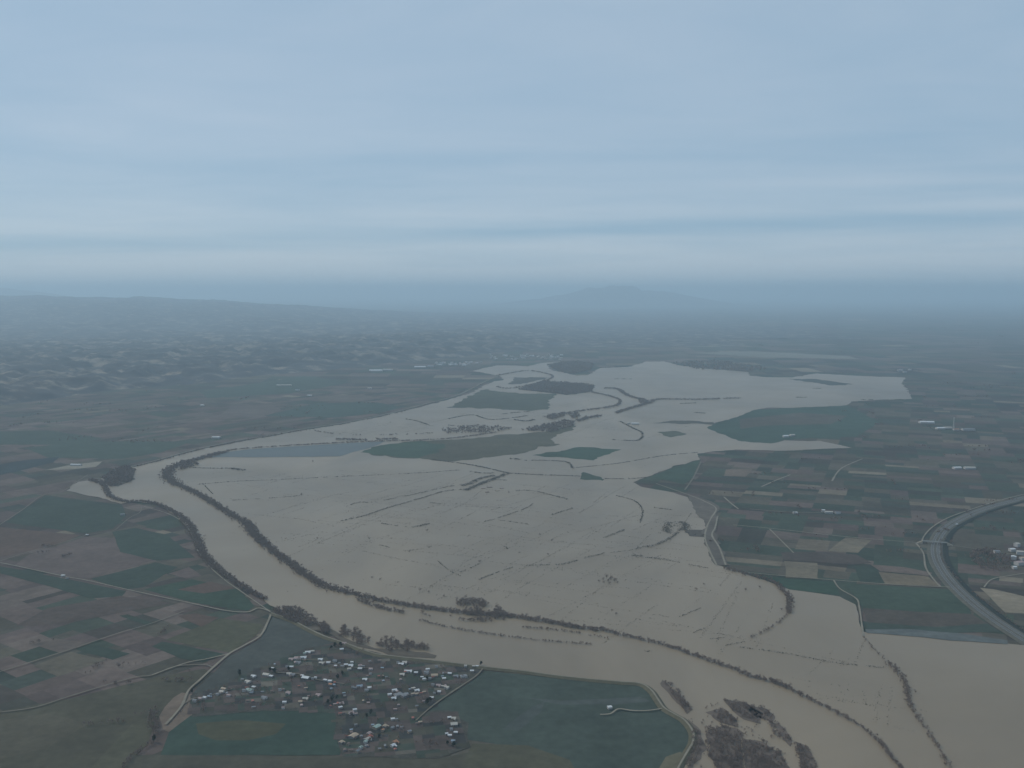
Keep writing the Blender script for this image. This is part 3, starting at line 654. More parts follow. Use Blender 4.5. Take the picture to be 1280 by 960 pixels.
TREES.sort(key=lambda t_: t_[1] ** 2 + t_[0] ** 2)
near, rest = TREES[:300], TREES[300:]
def zbase(x, y): return 1.7
for i, (x, y, s, lab, grp) in enumerate(near):
    place_tree('bare_tree', BARE[i % 5], x, y, 1.6, s, rng.uniform(0, 6.28), lab, grp)
arr = np.array([(x, y, s) for x, y, s, _, _ in rest])
dist = np.hypot(arr[:, 0], arr[:, 1])
allv = []
for (lo, hi, n_, size) in ((0, 2600, 80, 0.85), (2600, 4500, 36, 1.35), (4500, 1e9, 18, 2.3)):
    idx = np.where((dist >= lo) & (dist < hi))[0]
    if not len(idx): continue
    var = [crown_tris(n_, 3.6, 3.0, 5.6, size, 300 + k + n_) for k in range(12)]
    tv = []
    limb_v, limb_f = [], []; limb(limb_v, limb_f, (0, 0, -1), (0.2, 0, 6.5), 0.35, 0.15, 3)
    tr = [limb_v[j] for f in limb_f for j in (f[0], f[1], f[2])] + [limb_v[j] for f in limb_f for j in (f[0], f[2], f[3])]
    tr = np.array(tr)
    for k in range(12):
        sub = arr[idx[k::12]]
        if not len(sub): continue
        base = np.concatenate([var[k], tr]); th_ = np.random.uniform(0, 6.28, len(sub))
        c_, s_ = np.cos(th_)[:, None], np.sin(th_)[:, None]
        X = (base[None, :, 0] * c_ - base[None, :, 1] * s_) * sub[:, 2:3] + sub[:, 0:1]
        Y = (base[None, :, 0] * s_ + base[None, :, 1] * c_) * sub[:, 2:3] + sub[:, 1:2]
        Z = base[None, :, 2] * sub[:, 2:3] + 1.6
        allv.append(np.stack([X, Y, Z], 2).reshape(-1, 3))
def tri_soup(name, verts, mat, parent=None):
    n_ = len(verts); me = bpy.data.meshes.new(name)
    me.vertices.add(n_); me.vertices.foreach_set('co', verts.astype(np.float32).ravel())
    me.loops.add(n_); me.loops.foreach_set('vertex_index', np.arange(n_, dtype=np.int32))
    me.polygons.add(n_ // 3); me.polygons.foreach_set('loop_start', np.arange(0, n_, 3, dtype=np.int32))
    me.update(calc_edges=True); me.validate(); me.materials.append(mat)
    return link(bpy.data.objects.new(name, me), parent)
tag(tri_soup('woodland', np.concatenate(allv), TW), 'thousands of bare trees in belts and woods along the river and flood', 'woodland', None, 'stuff')
print('TREES', len(TREES), 'tris', sum(len(a_) for a_ in allv) // 3)

# dark evergreens of the village and lone trees in the flood: all single
ev = [(300,844,1.3,'big dark round evergreen at the northwest corner of the village'),(361,838,1.0,'dark evergreen beside the white house on the western street'),(343,841,1.2,'dark evergreen right of the western white house'),(337,839,0.9,'smaller dark evergreen left of the western white house'),
 (426,808,1.0,'dark evergreen beside the house nearest the levee'),(419,809,1.1,'dark evergreen in the copse below the levee'),(414,811,0.9,'leftmost dark evergreen of the copse below the levee'),
 (415,876,1.2,'dark evergreen left of the tall pale pink house'),(410,879,1.0,'dark evergreen in the garden at the village centre'),(421,874,0.9,'dark evergreen behind the tall pale pink house'),
 (534,880,1.2,'dark evergreen at the lower end of the village street'),(538,877,0.9,'dark evergreen beside the village street'),(463,893,1.1,'dark evergreen between the southern gardens'),(458,897,0.9,'small dark evergreen between the southern gardens'),
 (567,933,1.1,'dark evergreen below the southeastern houses'),(560,931,0.9,'small dark evergreen left below the southeastern houses'),(474,922,1.0,'dark evergreen right of the pink house'),(534,850,0.8,'dark evergreen between two northeastern sheds'),
 (422,848,1.0,'dark evergreen in the northern orchard'),(428,843,0.9,'dark evergreen near the northern street'),(192,927,1.1,'dark evergreen on the diagonal ditch'),(601,831,0.9,'dark bushy tree on the levee at the street end'),(240,866,0.7,'small dark bush at the bend of the main track')]
for x, y, s, lab in ev:
    p = P(x, y + 1); place_tree('evergreen_tree', EVER[len(lab) % 3], p.x, p.y, 1.0, s, rng.uniform(0, 6), lab, None)

# hedgerows standing in the flood: each line one thing
def hedge(lab, w, h, pts, dens=1.0):
    ws = spline(Pn(pts), 5); nn = normals(ws); r_ = np.random.RandomState(len(HEDGES) + 40); chunks = []
    d0 = math.hypot(*ws[0]); size = 0.55 + d0 / 4200
    for i in range(len(ws) - 1):
        (x0, y0), (x1, y1) = ws[i], ws[i + 1]; L_ = math.hypot(x1 - x0, y1 - y0)
        n_ = int(L_ * w * 0.22 * dens / size) + 1
        t_ = r_.rand(n_); o_ = r_.normal(0, 0.3, n_) * w
        c = np.stack([x0 + (x1 - x0) * t_ + nn[i][0] * o_, y0 + (y1 - y0) * t_ + nn[i][1] * o_, 1.6 + r_.rand(n_) * h], 1)
        keepm = np.array([fract(p[0], p[1], 1 / 35.0) > -0.28 for p in c]); c = c[keepm]; n_ = len(c)
        if not n_: continue
        a_ = r_.normal(size=(n_, 3)); a_ /= np.linalg.norm(a_, axis=1)[:, None]
        b_ = np.cross(a_, r_.normal(size=(n_, 3))); b_ /= np.linalg.norm(b_, axis=1)[:, None]
        s = size * r_.uniform(0.6, 1.5, n_)[:, None]
        chunks.append(np.stack([c + a_ * s, c - a_ * s * .6 + b_ * s * .8, c - a_ * s * .5 - b_ * s * .8], 1).reshape(-1, 3))
    HEDGES.append(lab)
    if chunks: tag(tri_soup('hedgerow', np.concatenate(chunks), SHRUB), lab, 'hedge', 'hedgerows and ditches drowned by the flood')
HEDGES = []
hd = [
 ('long thin hedge from the right belt to the drowned track', 6, 3, [(925,810),(933,811),(987,819),(1041,829),(1106,836)]),
 ('hedge along the northern edge of the loop running to the fork', 14, 3, [(540,575),(555,577),(585,581),(610,586),(635,592)]),
 ('hedge from the fork east to the dark green oblong', 12, 3, [(635,592),(670,594),(705,595),(727,596)]),
 ('thick hedge running down left from the fork', 26, 4, [(635,592),(615,600),(600,606),(582,614)]),
 ('second thick hedge beside the fork', 24, 4, [(618,595),(600,599),(588,605),(577,608)]),
 ('ragged hedge stub above the fork', 12, 3, [(585,590),(605,592),(618,592)]),
 ('long hedge from the fork to the open water at the left', 9, 3, [(582,612),(555,615),(525,624),(480,637),(457,645),(427,652)]),
 ('faint upper hedge parallel to the long one', 6, 2, [(577,606),(550,611),(520,618),(470,628)]),
 ('hedge stub right of the fork', 8, 3, [(610,600),(634,601)]),
 ('short dash under the long hedge', 7, 2, [(538,629),(557,631)]),
 ('thick hedge ending in a green clump', 8, 3, [(477,655),(490,657),(505,659)]),
 ('green clump at the end of the short hedge', 16, 3, [(505,659),(520,659),(537,655)]),
 ('curved hedge right of the drowned farm', 8, 3, [(645,614),(665,614),(687,619),(710,625)]),
 ('diagonal hedge in the centre with a bush at its end', 6, 3, [(605,653),(617,650),(650,639),(665,632)]),
 ('thin hedge falling right from the central diagonal', 5, 2, [(617,650),(640,653),(660,656)]),
 ('short hedge with bushes right of centre', 7, 3, [(688,645),(700,641),(716,636)]),
 ('curved hedge near the right end of the plain', 7, 2, [(770,620),(792,626),(802,635),(803,644),(800,654)]),
 ('short dash under the dry wedge', 7, 2, [(817,635),(840,638)]),
 ('short hedge with thick right end', 9, 3, [(755,673),(768,668),(781,663)]),
 ('left half of the long broken hedge', 6, 3, [(598,726),(620,717),(642,710)]),
 ('right half of the long broken hedge', 7, 3, [(657,708),(685,707),(705,706),(730,699),(757,692)]),
 ('thin extension of the long broken hedge', 4, 2, [(757,692),(785,689),(800,686)]),
 ('short hedge running down right in the middle', 5, 2, [(627,682),(640,689),(652,692)]),
 ('thin hedge running down right at the left centre', 4, 2, [(547,702),(562,714),(576,721)]),
 ('thin hedge leading up to a single bush', 4, 2, [(575,716),(588,711),(600,705)]),
 ('thick dark hedge pointing at the old channel', 14, 4, [(790,695),(800,696),(820,699),(835,701)]),
 ('thin tail of the thick dark hedge', 6, 2, [(835,701),(850,704),(885,711)]),
 ('bushy diagonal hedge up to the drowned farm', 11, 4, [(797,686),(820,682),(840,672),(852,662)]),
 ('left bushy side of the drowned farm at the right', 30, 4, [(833,668),(834,660),(839,654)]),
 ('right bushy side of the drowned farm at the right', 30, 4, [(851,653),(857,657),(855,664)]),
 ('bushes between drowned farm and old channel', 12, 3, [(856,666),(872,670),(880,670)]),
 ('short thin hedge low on the plain, upper one of the pair', 4, 2, [(849,772),(876,761)]),
 ('short thin hedge low on the plain, lower one of the pair', 4, 2, [(866,792),(882,786)]),
 ('thin hedge above the right belt, longer one', 5, 2, [(887,800),(905,798),(922,797)]),
 ('thin hedge above the right belt, shorter one', 5, 2, [(906,808),(931,803)]),
 ('hedge from the inner bank to the dark clump', 9, 3, [(240,585),(265,586),(293,586)]),
 ('dark clump at the end of the upper left hedge', 30, 4, [(290,586),(300,588),(307,588)]),
 ('long faint hedge line across the upper plain', 6, 2, [(247,606),(300,602),(350,600),(430,596),(520,592),(575,588)]),
 ('second long faint hedge line in the upper left plain', 5, 2, [(287,626),(330,624),(377,620)]),
 ('short dash beside the belt in the upper left plain', 5, 2, [(254,606),(266,618)]),
 ('short curved hedge left of the long one', 6, 2, [(433,635),(445,629),(460,629)]),
 ('thin hedge left of the plain centre', 5, 2, [(475,682),(487,685)]),
 ('hedge around the green strip in the upper flood', 12, 3, [(655,576),(680,576),(708,578),(716,586)]),
 ('patch of scrub left of the green strip', 26, 3, [(637,574),(645,574),(650,575)]),
 ('hedge line in the upper flood left of the meander', 14, 3, [(560,524),(590,519),(615,525),(660,520)]),
 ('hedge running down right in the upper flood', 12, 3, [(507,524),(522,527),(537,532)]),
 ('dark hedge right of the meander', 14, 3, [(775,527),(792,536),(803,542),(797,551),(765,550)]),
 ('thin hedge through the flood under the dry block', 9, 2, [(720,585),(770,580),(830,570),(872,566)]),
 ('hedge along the foot of the dry wedge', 12, 3, [(752,599),(790,599),(808,597)]),
 ('thin faint hedge left of the central bushes', 4, 2, [(500,690),(520,688),(540,684)]),
 ('thin line of scrub in the right arm of the flood', 16, 3, [(850,505),(870,504)]),
 ('dark strip on the water near the far fork', 26, 4, [(750,460),(768,459),(786,458)]),
 ('tiny dash in the upper right arm of the flood', 18, 3, [(1015,486),(1027,486)]),
 ('small dash below the thin scrub line in the right arm', 18, 3, [(868,516),(882,517)]),
 ('dash near the south shore of the right arm', 18, 3, [(995,497),(1008,497)]),
 ('last dash at the end of the right arm', 20, 3, [(1070,500),(1092,500)]),
 ('short strip of scrub in the upper flood left', 16, 3, [(560,532),(573,533),(586,536)]),
 ('knots of scrub above the wooded bank in the upper flood', 22, 4, [(642,525),(650,526),(658,527),(668,525)]),
 ('strip of scrub between two upper channels', 16, 3, [(628,518),(645,516),(662,515)]),
 ('dash in the wide upper sheet of water', 18, 3, [(768,474),(790,474)]),
 ('dash of scrub in the river above the belt', 7, 2, [(806,815),(817,815)]),
]
for q in hd: hedge(*q)
gr_ = np.random.RandomState(91); gl = []
PLAIN = Pn([(262,590),(500,585),(600,600),(720,605),(800,615),(865,645),(870,700),(930,725),(975,745),(970,770),(930,800),(800,785),(640,755),(430,735),(330,670)])
UPPER = Pn([(380,548),(510,518),(700,505),(780,500),(900,520),(900,560),(760,590),(640,588),(700,560),(640,530)])
RIGHTW = Pn([(960,800),(1080,810),(1130,850),(1160,930),(1100,920),(1000,860)])
for poly, n_, ln in ((PLAIN, 230, 260), (UPPER, 60, 480), (RIGHTW, 16, 110)):
    xs_ = [p[0] for p in poly]; ys_ = [p[1] for p in poly]; k_ = 0
    while k_ < n_:
        x, y = gr_.uniform(min(xs_), max(xs_)), gr_.uniform(min(ys_), max(ys_))
        if not inside(x, y, poly): continue
        k_ += 1; a_ = R(gr_.choice([-24, 62])) + gr_.normal(0, 0.12); L_ = gr_.uniform(0.2, 1.0) * ln; m_ = int(L_ * gr_.uniform(0.15, 0.6))
        t_ = gr_.uniform(-1, 1, m_) * L_; w_ = gr_.normal(0, 2.0, m_)
        gl.append(np.stack([x + np.cos(a_) * t_ - np.sin(a_) * w_, y + np.sin(a_) * t_ + np.cos(a_) * w_, np.full(m_, 1.7) + gr_.rand(m_) * 0.7], 1))
g_all = np.concatenate(gl); n_ = len(g_all)
a_ = gr_.normal(size=(n_, 3)); a_ /= np.linalg.norm(a_, axis=1)[:, None]; b_ = np.cross(a_, gr_.normal(size=(n_, 3))); b_ /= np.linalg.norm(b_, axis=1)[:, None]
sz_ = gr_.uniform(0.5, 1.5, n_)[:, None]
tag(tri_soup('drowned_grass', np.stack([g_all + a_ * sz_, g_all - a_ * sz_ * .6 + b_ * sz_ * .8, g_all - a_ * sz_ * .5 - b_ * sz_ * .8], 1).reshape(-1, 3), SHRUB), 'faint lines of grass and reed tips showing through the flood', 'grass', None, 'stuff')
bushes = [(465,724,'round bush left of the centre line of bushes'),(475,726,'small bush next to the round one'),(525,740,'leftmost bush of the row above the mid flood belt'),(536,742,'second bush of the row above the mid flood belt'),(555,748,'third bush of the row above the mid flood belt'),(571,752,'fourth bush of the row, touching the mid flood belt'),
 (397,675,'lone bush on the left part of the flooded plain'),(462,675,'lone bush left of the plain centre'),(512,691,'pale bush in the plain centre left'),(685,695,'lone bush above the long broken hedge'),(534,665,'small bush under the green clump'),(636,617,'very dark bush right of the drowned buildings'),
 (690,677,'small bush right of the plain centre'),(675,670,'faint bush above the one right of the centre'),(932,739,'dark bush inside the curved belt'),(950,736,'flat bush inside the curved belt'),(770,770,'lone bush above the narrow right belt'),(880,732,'small bush low on the plain right of centre'),(870,739,'flat bush beside the small one'),
 (600,704,'dark bush at the top of the thin hedge'),(377,620,'dark bush at the end of the upper left hedge line'),(665,632,'dark bush at the end of the central diagonal'),(488,529,'lone tree in the upper flood'),(391,578,'lone bush under the standing water')]
for x, y, lab in bushes:
    p = P(x, y); place_tree('bush', BARE[(x + y) % 5], p.x, p.y, 1.3, 0.75 + 0.1 * (y % 3), rng.uniform(0, 6), lab, None, 'bush')
for k, (x, y, a_) in enumerate([(749,729,.9),(754,726,1),(758,723.5,1.1),(763,726,1.1),(768,728,1),(772,730,.8),(760,728,1),(765,724,.9),(755,730,.8),(770,726.5,.9),(762,731,.8)]):
    p = P(x, y); place_tree('bush', BARE[k % 5], p.x, p.y, 1.3, a_, k, 'tree in the small wooded islet right of the plain centre', 'trees of the small wooded islet', 'bush')

# ------------------------------------------------------------------ buildings
RC = {'white': (0.60, 0.60, 0.585), 'cream': (0.46, 0.42, 0.36), 'pink': (0.36, 0.27, 0.25), 'tan': (0.40, 0.31, 0.22), 'orange': (0.42, 0.20, 0.11), 'red': (0.30, 0.10, 0.07),
      'grey': (0.20, 0.205, 0.21), 'pale green': (0.30, 0.38, 0.33), 'blue grey': (0.27, 0.33, 0.38), 'brown': (0.17, 0.12, 0.10)}
RM = {k: plain('roof_' + k.replace(' ', '_'), c, 0.6) for k, c in RC.items()}
WM = {'w': plain('white_wall_render', (0.42, 0.40, 0.38)), 't': plain('tan_wall_render', (0.28, 0.23, 0.18)), 'g': plain('grey_block_wall', (0.20, 0.19, 0.185))}
GLASS = plain('dark_window_opening', (0.03, 0.035, 0.04), 0.2); DOORM = plain('brown_door_paint', (0.10, 0.06, 0.04), 0.6)
def boxv(vs, fs, x0, x1, y0, y1, z0, z1, top=True):
    b = len(vs); vs += [(x0,y0,z0),(x1,y0,z0),(x1,y1,z0),(x0,y1,z0),(x0,y0,z1),(x1,y0,z1),(x1,y1,z1),(x0,y1,z1)]
    fs += [(b,b+1,b+5,b+4),(b+1,b+2,b+6,b+5),(b+2,b+3,b+7,b+6),(b+3,b,b+4,b+7)]
    if top: fs += [(b+4,b+5,b+6,b+7),(b+3,b+2,b+1,b)]
def building(name, label, cat, group, loc, rz, L_, W_, h, pitch, roof, wallk='w', openings=True, wing=False):
    t_ = empty(name, loc, rz); tag(t_, label, cat, group)
    x, y = L_ / 2, W_ / 2; e_ = 0.35; rh = W_ / 2 * pitch
    vs, fs = [], []; boxv(vs, fs, -x, x, -y, y, 0, h, False)
    b = len(vs); vs += [(-x, 0, h + rh), (x, 0, h + rh)]; fs += [(4, 7, b), (5, b + 1, 6)]
    if wing: boxv(vs, fs, x * 0.2, x * 0.8, -y - W_ * 0.55, -y + 0.01, 0, h * 0.85, False)
    mesh_obj('wall', vs, fs, WM[wallk], t_)
    vs, fs = [], []; th_ = 0.22; ex, ey = x + e_, y + e_; dz_ = -e_ * pitch
    for sgn in (-1, 1):
        b = len(vs)
        for z_ in (0, th_): vs += [(-ex, sgn * ey, h + dz_ + z_ + .02), (ex, sgn * ey, h + dz_ + z_ + .02), (ex, 0, h + rh + z_ + .02), (-ex, 0, h + rh + z_ + .02)]
        fs += [(b+4,b+5,b+6,b+7),(b,b+1,b+2,b+3),(b,b+1,b+5,b+4),(b+1,b+2,b+6,b+5),(b,b+3,b+7,b+4)]
    if wing:
        b = len(vs); x0_, x1_, yy = x * 0.2 - .3, x * 0.8 + .3, -y - W_ * 0.55 - .3; hh = h * 0.85 + .04
        vs += [(x0_, yy, hh), (x1_, yy, hh), (x1_, -y, hh + 0.5), (x0_, -y, hh + 0.5)]; fs += [(b, b+1, b+2, b+3)]
    rf = mesh_obj('roof', vs, fs, RM[roof], t_)
    if openings:
        vs, fs = [], []; boxv(vs, fs, -x * 0.55, -x * 0.55 + 0.6, 0.3, 0.9, h + rh * 0.55, h + rh + 0.8); mesh_obj('chimney', vs, fs, WM['t'], rf)
        for wx in (-x * 0.6, x * 0.55):
            vs, fs = [], []; boxv(vs, fs, wx - .5, wx + .5, -y - .04, -y + .05, 1.1, 2.3); mesh_obj('window', vs, fs, GLASS, t_)
        vs, fs = [], []; boxv(vs, fs, -.5, .5, -y - .05, -y + .05, 0.02, 2.1); mesh_obj('door', vs, fs, DOORM, t_)
    return t_
ORD = ['first','second','third','fourth','fifth','sixth','seventh','eighth','ninth','tenth','eleventh','twelfth','thirteenth','fourteenth','fifteenth','sixteenth','seventeenth','eighteenth','nineteenth','twentieth','twenty-first','twenty-second']
W_,C_,K_,T_,O_,RD,G_,PG,BG,BR = 'white','cream','pink','tan','orange','red','grey','pale green','blue grey','brown'
clusters = [
 ('pair of roofs at the northwest tip', 12, [(385,816,6,W_),(390.5,815.5,4,C_),(380.8,817.5,3,PG)]),
 ('knot below the northwest tip', 8, [(364,825,5,K_),(372,823.5,7,K_),(379.5,823,6,W_),(373,828.5,5,G_),(364.5,835,4,W_),(359,834,3,G_)]),
 ('northern street', 6, [(400.5,825.5,5,W_),(402.5,830,6,C_),(410.5,829,4,W_),(418.5,827,4,G_),(419.5,833.5,3,W_),(424,830,3,G_),(428,834,4,G_),(432.5,832,4,W_),(436.5,837,4,C_),(438.5,832.5,5,W_),(440,828.5,3,W_),(450,837,4.5,W_),(450,833,4,K_),(454,834,3,G_),(463.5,837,4,K_),(462,828,3,G_),(478,836,3,BG),(463,843,2.5,G_)]),
 ('two roofs nearest the levee', 20, [(427,812.5,4,W_),(430,805,5,K_)]),
 ('long western street', -14, [(341,836.5,3,W_),(361.5,843,5,C_),(366,844.5,5,G_),(378,845.5,3,W_),(382.5,848,8,W_),(391,849,2.5,G_),(394.5,848.5,2.5,W_),(407,851.5,4,W_),(412.5,852.5,4,W_),(413.5,857,4,O_),(418,857.5,3,BG)]),
 ('garden plots in the village centre', 10, [(456,850,5,W_),(449.5,858.5,6,BG),(444,861,3,G_),(461.8,860.5,4,W_),(458.2,863.5,4,G_),(440.5,859.5,3,G_),(483,847.5,2.5,G_)]),
 ('farmyard with flat grey roofs', 30, [(493,864,5,W_),(487,868.8,4,W_),(492,874,5,W_),(498,869,8,G_),(506,870.5,8,G_)]),
 ('northeastern rows under the levee', 5, [(501.5,830.8,6,W_),(505.8,828.8,5,C_),(497.5,829.3,3,G_),(502.5,844,5,C_),(508,839.5,4,W_),(512,840,5,W_),(520,842,4,W_),(534.5,837.3,4,W_),(545.5,834,3,G_),(533,841.5,5,G_),(543,845.5,7,T_),(527.5,847.5,3,W_),(530.5,849.8,4,W_),(537,849.3,4,G_),(562.3,843,4,W_),(555,849,4,W_),(570,846,5,G_),(579.5,846,7,G_),(590,839.8,4,W_)]),
 ('sheds on the levee corner', 0, [(582,833.5,3,C_),(592,834.2,3,C_),(596.5,834,3,W_)]),
 ('short eastern row', -12, [(541,857,3,G_),(548,857.5,5,K_),(553.5,859.2,3,C_),(558.5,860.3,5,C_),(549,865.5,3.5,W_),(543,867,2.5,G_),(539.5,873.3,4,W_)]),
 ('cream farm group east of the centre', 18, [(516.5,862,4,C_),(521,863.8,5,W_),(516,869,4,T_),(521,868.8,4,T_),(521,884,3,G_)]),
 ('southeastern hamlet', 6, [(561.7,898,4,W_),(567,899.5,5,C_),(567.5,906.2,7,C_),(558.3,918.8,3,W_),(562.2,920.5,4,W_),(569.8,917,4,W_),(566.5,928,4,BG),(564,912.5,3,G_)]),
 ('southern gardens', 24, [(425.4,885.8,4,W_),(426.5,880,5,K_),(443.5,888.8,4,W_),(439,892,5,K_),(445,893.5,3,K_),(444.8,907.5,3,G_),(439,914,3,BG),(512,916,4,G_),(491,899.8,4,W_),(495.5,900.5,3,G_)]),
 ('coloured southern roof cluster', 62, [(471,910,8,PG),(461.3,918.2,5,K_),(462,922,5,RD),(459.5,925,6,C_),(457,928.5,4,PG),(481,909,5,T_),(478.5,914,3,O_),(490.5,911,4,G_),(491.2,933,5,W_),(493.8,929,5,O_),(426.5,929.5,5,T_),(435.5,931.5,3,BR),(442,921.5,9,T_),(451,936,4,PG),(447,940.5,4,G_)]),
 ('western end of the village', -20, [(303,850.3,3,G_),(310,853,6,C_),(317,846.3,5,W_),(333,844,7,C_),(339,846.5,4,W_),(317.5,860,4,W_),(312,863.8,7,PG),(305.5,864,4,G_),(280,862,6,T_),(277.5,865.5,5,C_),(272,868.5,3,G_),(286,870,4,K_),(330.5,873,6,G_),(256,873,4,W_),(261.5,871.8,3,BG),(250.5,874.8,4,K_),(243.5,877,4,G_)]),
 ('scattered plots west of the centre', 0, [(355.6,878.5,4,W_),(354,886,3,K_),(398,870,5,K_),(350,863,3,G_),(360,867,5,K_),(340,865,3,BR),(382,874,6,C_),(375.5,878,4,T_)]),
]
rb = random.Random(9)
for cname, rot, lst in clusters:
    lst = sorted(lst, key=lambda h_: h_[0]); cnt = {}
    for h_ in lst: cnt[h_[3]] = cnt.get(h_[3], 0) + 1
    seen = {}
    for (x, y, w, c) in lst:
        p = P(x, y + 0.8); px = math.hypot(p.x, p.y, H) / FPX
        seen[c] = seen.get(c, 0) + 1
        size = 'large' if w >= 7 else 'small' if w <= 3 else 'low'
        if cnt[c] == 1: lab = f'{c} roof, only {c} one in the {cname}'
        else: lab = f'{size} {c} roof, {ORD[seen[c]-1]} {c} from left in the {cname}'
        Lh = w * px * 1.12; Wh = min(Lh * 0.8, rb.uniform(6, 8)) if w < 7 else rb.uniform(9, 13)
        flatr = c in (G_,) and w >= 7
        building('house', lab, 'house', 'village houses', (p.x, p.y, 1.05), R(rot + rb.uniform(-12, 12)), Lh, Wh, rb.uniform(2.8, 4.2), 0.08 if flatr else rb.uniform(0.25, 0.5), c, rb.choice('wwtg'), w >= 5, wing=w in (5, 6))
rs = random.Random(55); kk = 0
while kk < 75:
    x, y = rs.uniform(250, 596), rs.uniform(822, 940); p = P(x, y)
    if not inside(p.x, p.y, VPOLY) or fract(p.x, p.y, 1 / 60.0) < -0.05: continue
    kk += 1
    building('shed', 'small dull garden shed among the village plots', 'shed', 'dull garden sheds of the village', (p.x, p.y, 1.15), R(rs.choice([12, 102]) + rs.uniform(-10, 10)), rs.uniform(4, 8), rs.uniform(3, 5), rs.uniform(2.2, 3.0), rs.uniform(0.15, 0.4), rs.choice([BR, BR, G_, G_, BG, T_, K_, RD]), rs.choice('tgg'), False)
others = [
 (762,886.5,5,8,4,W_,15,'white roofed pump house at the end of its own low bank'),
 (79,720.5,3.5,8,4,W_,0,'small white farm hut on the straight left track'),(84,723,3,6,4,BR,30,'tiny brown shed behind the white hut on the left track'),
 (109,669,3,6,3,W_,0,'tiny white hut where the winding track leaves the green field'),
 (153,643.5,5,9,4,G_,20,'grey riverside farm beside the tree belt'),
 (95,582,12,16,7,W_,-4,'long bright white shed left of the river bend'),
 (270,548,9,22,8,W_,-2,'bright white barn above the far levee'),(274,547.5,4,16,8,C_,-2,'cream annex joined to the white barn above the far levee'),
 (387,495,6,22,7,W_,3,'white farm building near the far left bank'),(355,482,18,26,7,C_,4,'long pale shed at the foot of the hills'),(253,507.5,4,24,8,W_,0,'small white farm on the left plain'),
 (372,488,5,25,8,G_,0,'grey farm building between the pale sheds'),(462,486,5,24,8,C_,0,'lone cream farm on the far plain'),
 (470,464.3,16,60,14,W_,3,'very bright white factory hall on the far river terrace'),(485,463,12,40,12,C_,3,'cream hall joined right of the bright factory'),
 (525,459.5,14,50,12,W_,4,'second bright white hall on the far terrace'),(538,458.5,8,40,12,G_,4,'grey hall right of the second bright hall'),
 (794,530.5,9,25,8,W_,-4,'white farm at the meander in the upper flood'),(786,529.8,4,22,8,C_,-4,'cream shed left of the meander farm'),
 (982,546.5,6,22,9,W_,6,'bright white farm on the dry green block'),(990,545,6,22,8,C_,14,'cream barn right of the white farm on the green block'),
 (994,642,5,12,6,W_,0,'small white farm left of the pair in the right fields'),(1029,639.5,4,12,7,W_,-6,'bright white farmhouse in the right fields'),(1036,641.3,9,14,6,C_,-8,'long pale shed beside the bright farmhouse'),(1047,642,6,12,6,G_,0,'grey shed at the end of the farmhouse row'),
 (1196,586,9,22,8,W_,10,'pale glasshouse in the right fields'),(1212,586,12,22,8,C_,-3,'cream shed behind the pale glasshouse'),
 (1175,536.5,9,30,9,W_,4,'white works building left of the tall stack'),(1184,536,9,26,9,C_,0,'cream works building next to the tall stack'),(1158,529,16,40,9,W_,-4,'long white hall behind the works'),(1210,538,14,30,9,G_,0,'grey hall right of the tall stack'),(1195,538,6,20,8,O_,0,'reddish works building at the foot of the tall stack'),
 (1265,689,6,14,8,W_,10,'white house at the near edge of the right hand town'),(1271,683,5,14,10,C_,30,'cream block at the top of the right hand town'),(1275,693,7,16,10,C_,-20,'large cream block at the right edge of the photo'),(1267,699,5,14,9,W_,60,'white house above the red roof of the town'),(1274,706,9,18,9,K_,20,'pink roofed block in the right hand town'),(1268,711,4,12,7,W_,0,'small white house below the pink block'),(1246,691,6,12,7,G_,0,'grey house on the road into the town'),(1278,700,5,14,8,T_,10,'tan house behind the large cream block'),
 (1195,658,2.6,5,3,W_,40,None),
]
for x, y, w, wd, h, c, rot, lab in others:
    if not lab: continue
    p = P(x, y + 0.4); px = math.hypot(p.x, p.y, H) / FPX
    building('farm_building' if w < 10 else 'hall', lab, 'building', None, (p.x, p.y, 2.0 if y < 560 or 885 < y < 888 else 0.9), R(rot), w * px, wd, h, 0.22, c, 'w', False)
# drowned farm ruins near the fork
for k, (x, y, w, lab) in enumerate([(604,611,5,'drowned reddish farm roof left of the dark bush'),(612,610,6,'longer drowned farm roof beside the fork'),(622,614,5,'drowned farm roof nearest the dark bush'),(609,616,4,'low drowned outbuilding in front of the farm'),(627,611,4,'small drowned shed behind the dark bush')]):
    p = P(x, y); building('farm_building', lab, 'building', 'drowned farm buildings', (p.x, p.y, 0.2), R(10 * k), w * 3.6, 9, 3.2, 0.3, [K_, BR, T_, BR, K_][k], 't', False)
# far villages
rv = random.Random(31)
far = []
for (x0, x1, y0, y1, n, nm) in ((545, 602, 453.5, 458, 26, 'village on the far river terrace'), (612, 702, 443.5, 450.5, 46, 'town beyond the upper river'), (560, 585, 437, 439, 8, 'hamlet in the far haze'), (1120, 1140, 463, 466, 5, 'hamlet beyond the right arm of the flood')):
    for k in range(n):
        x, y = rv.uniform(x0, x1), rv.uniform(y0, y1)
        p = P(x, y); c = rv.choice([W_, W_, C_, C_, K_, G_])
        building('house', f'pale distant house in the {nm}', 'house', 'houses of the ' + nm, (p.x, p.y, 1.8), R(rv.uniform(-30, 30)), rv.uniform(18, 42), rv.uniform(14, 24), rv.uniform(8, 15), 0.25, c, 'w', False)

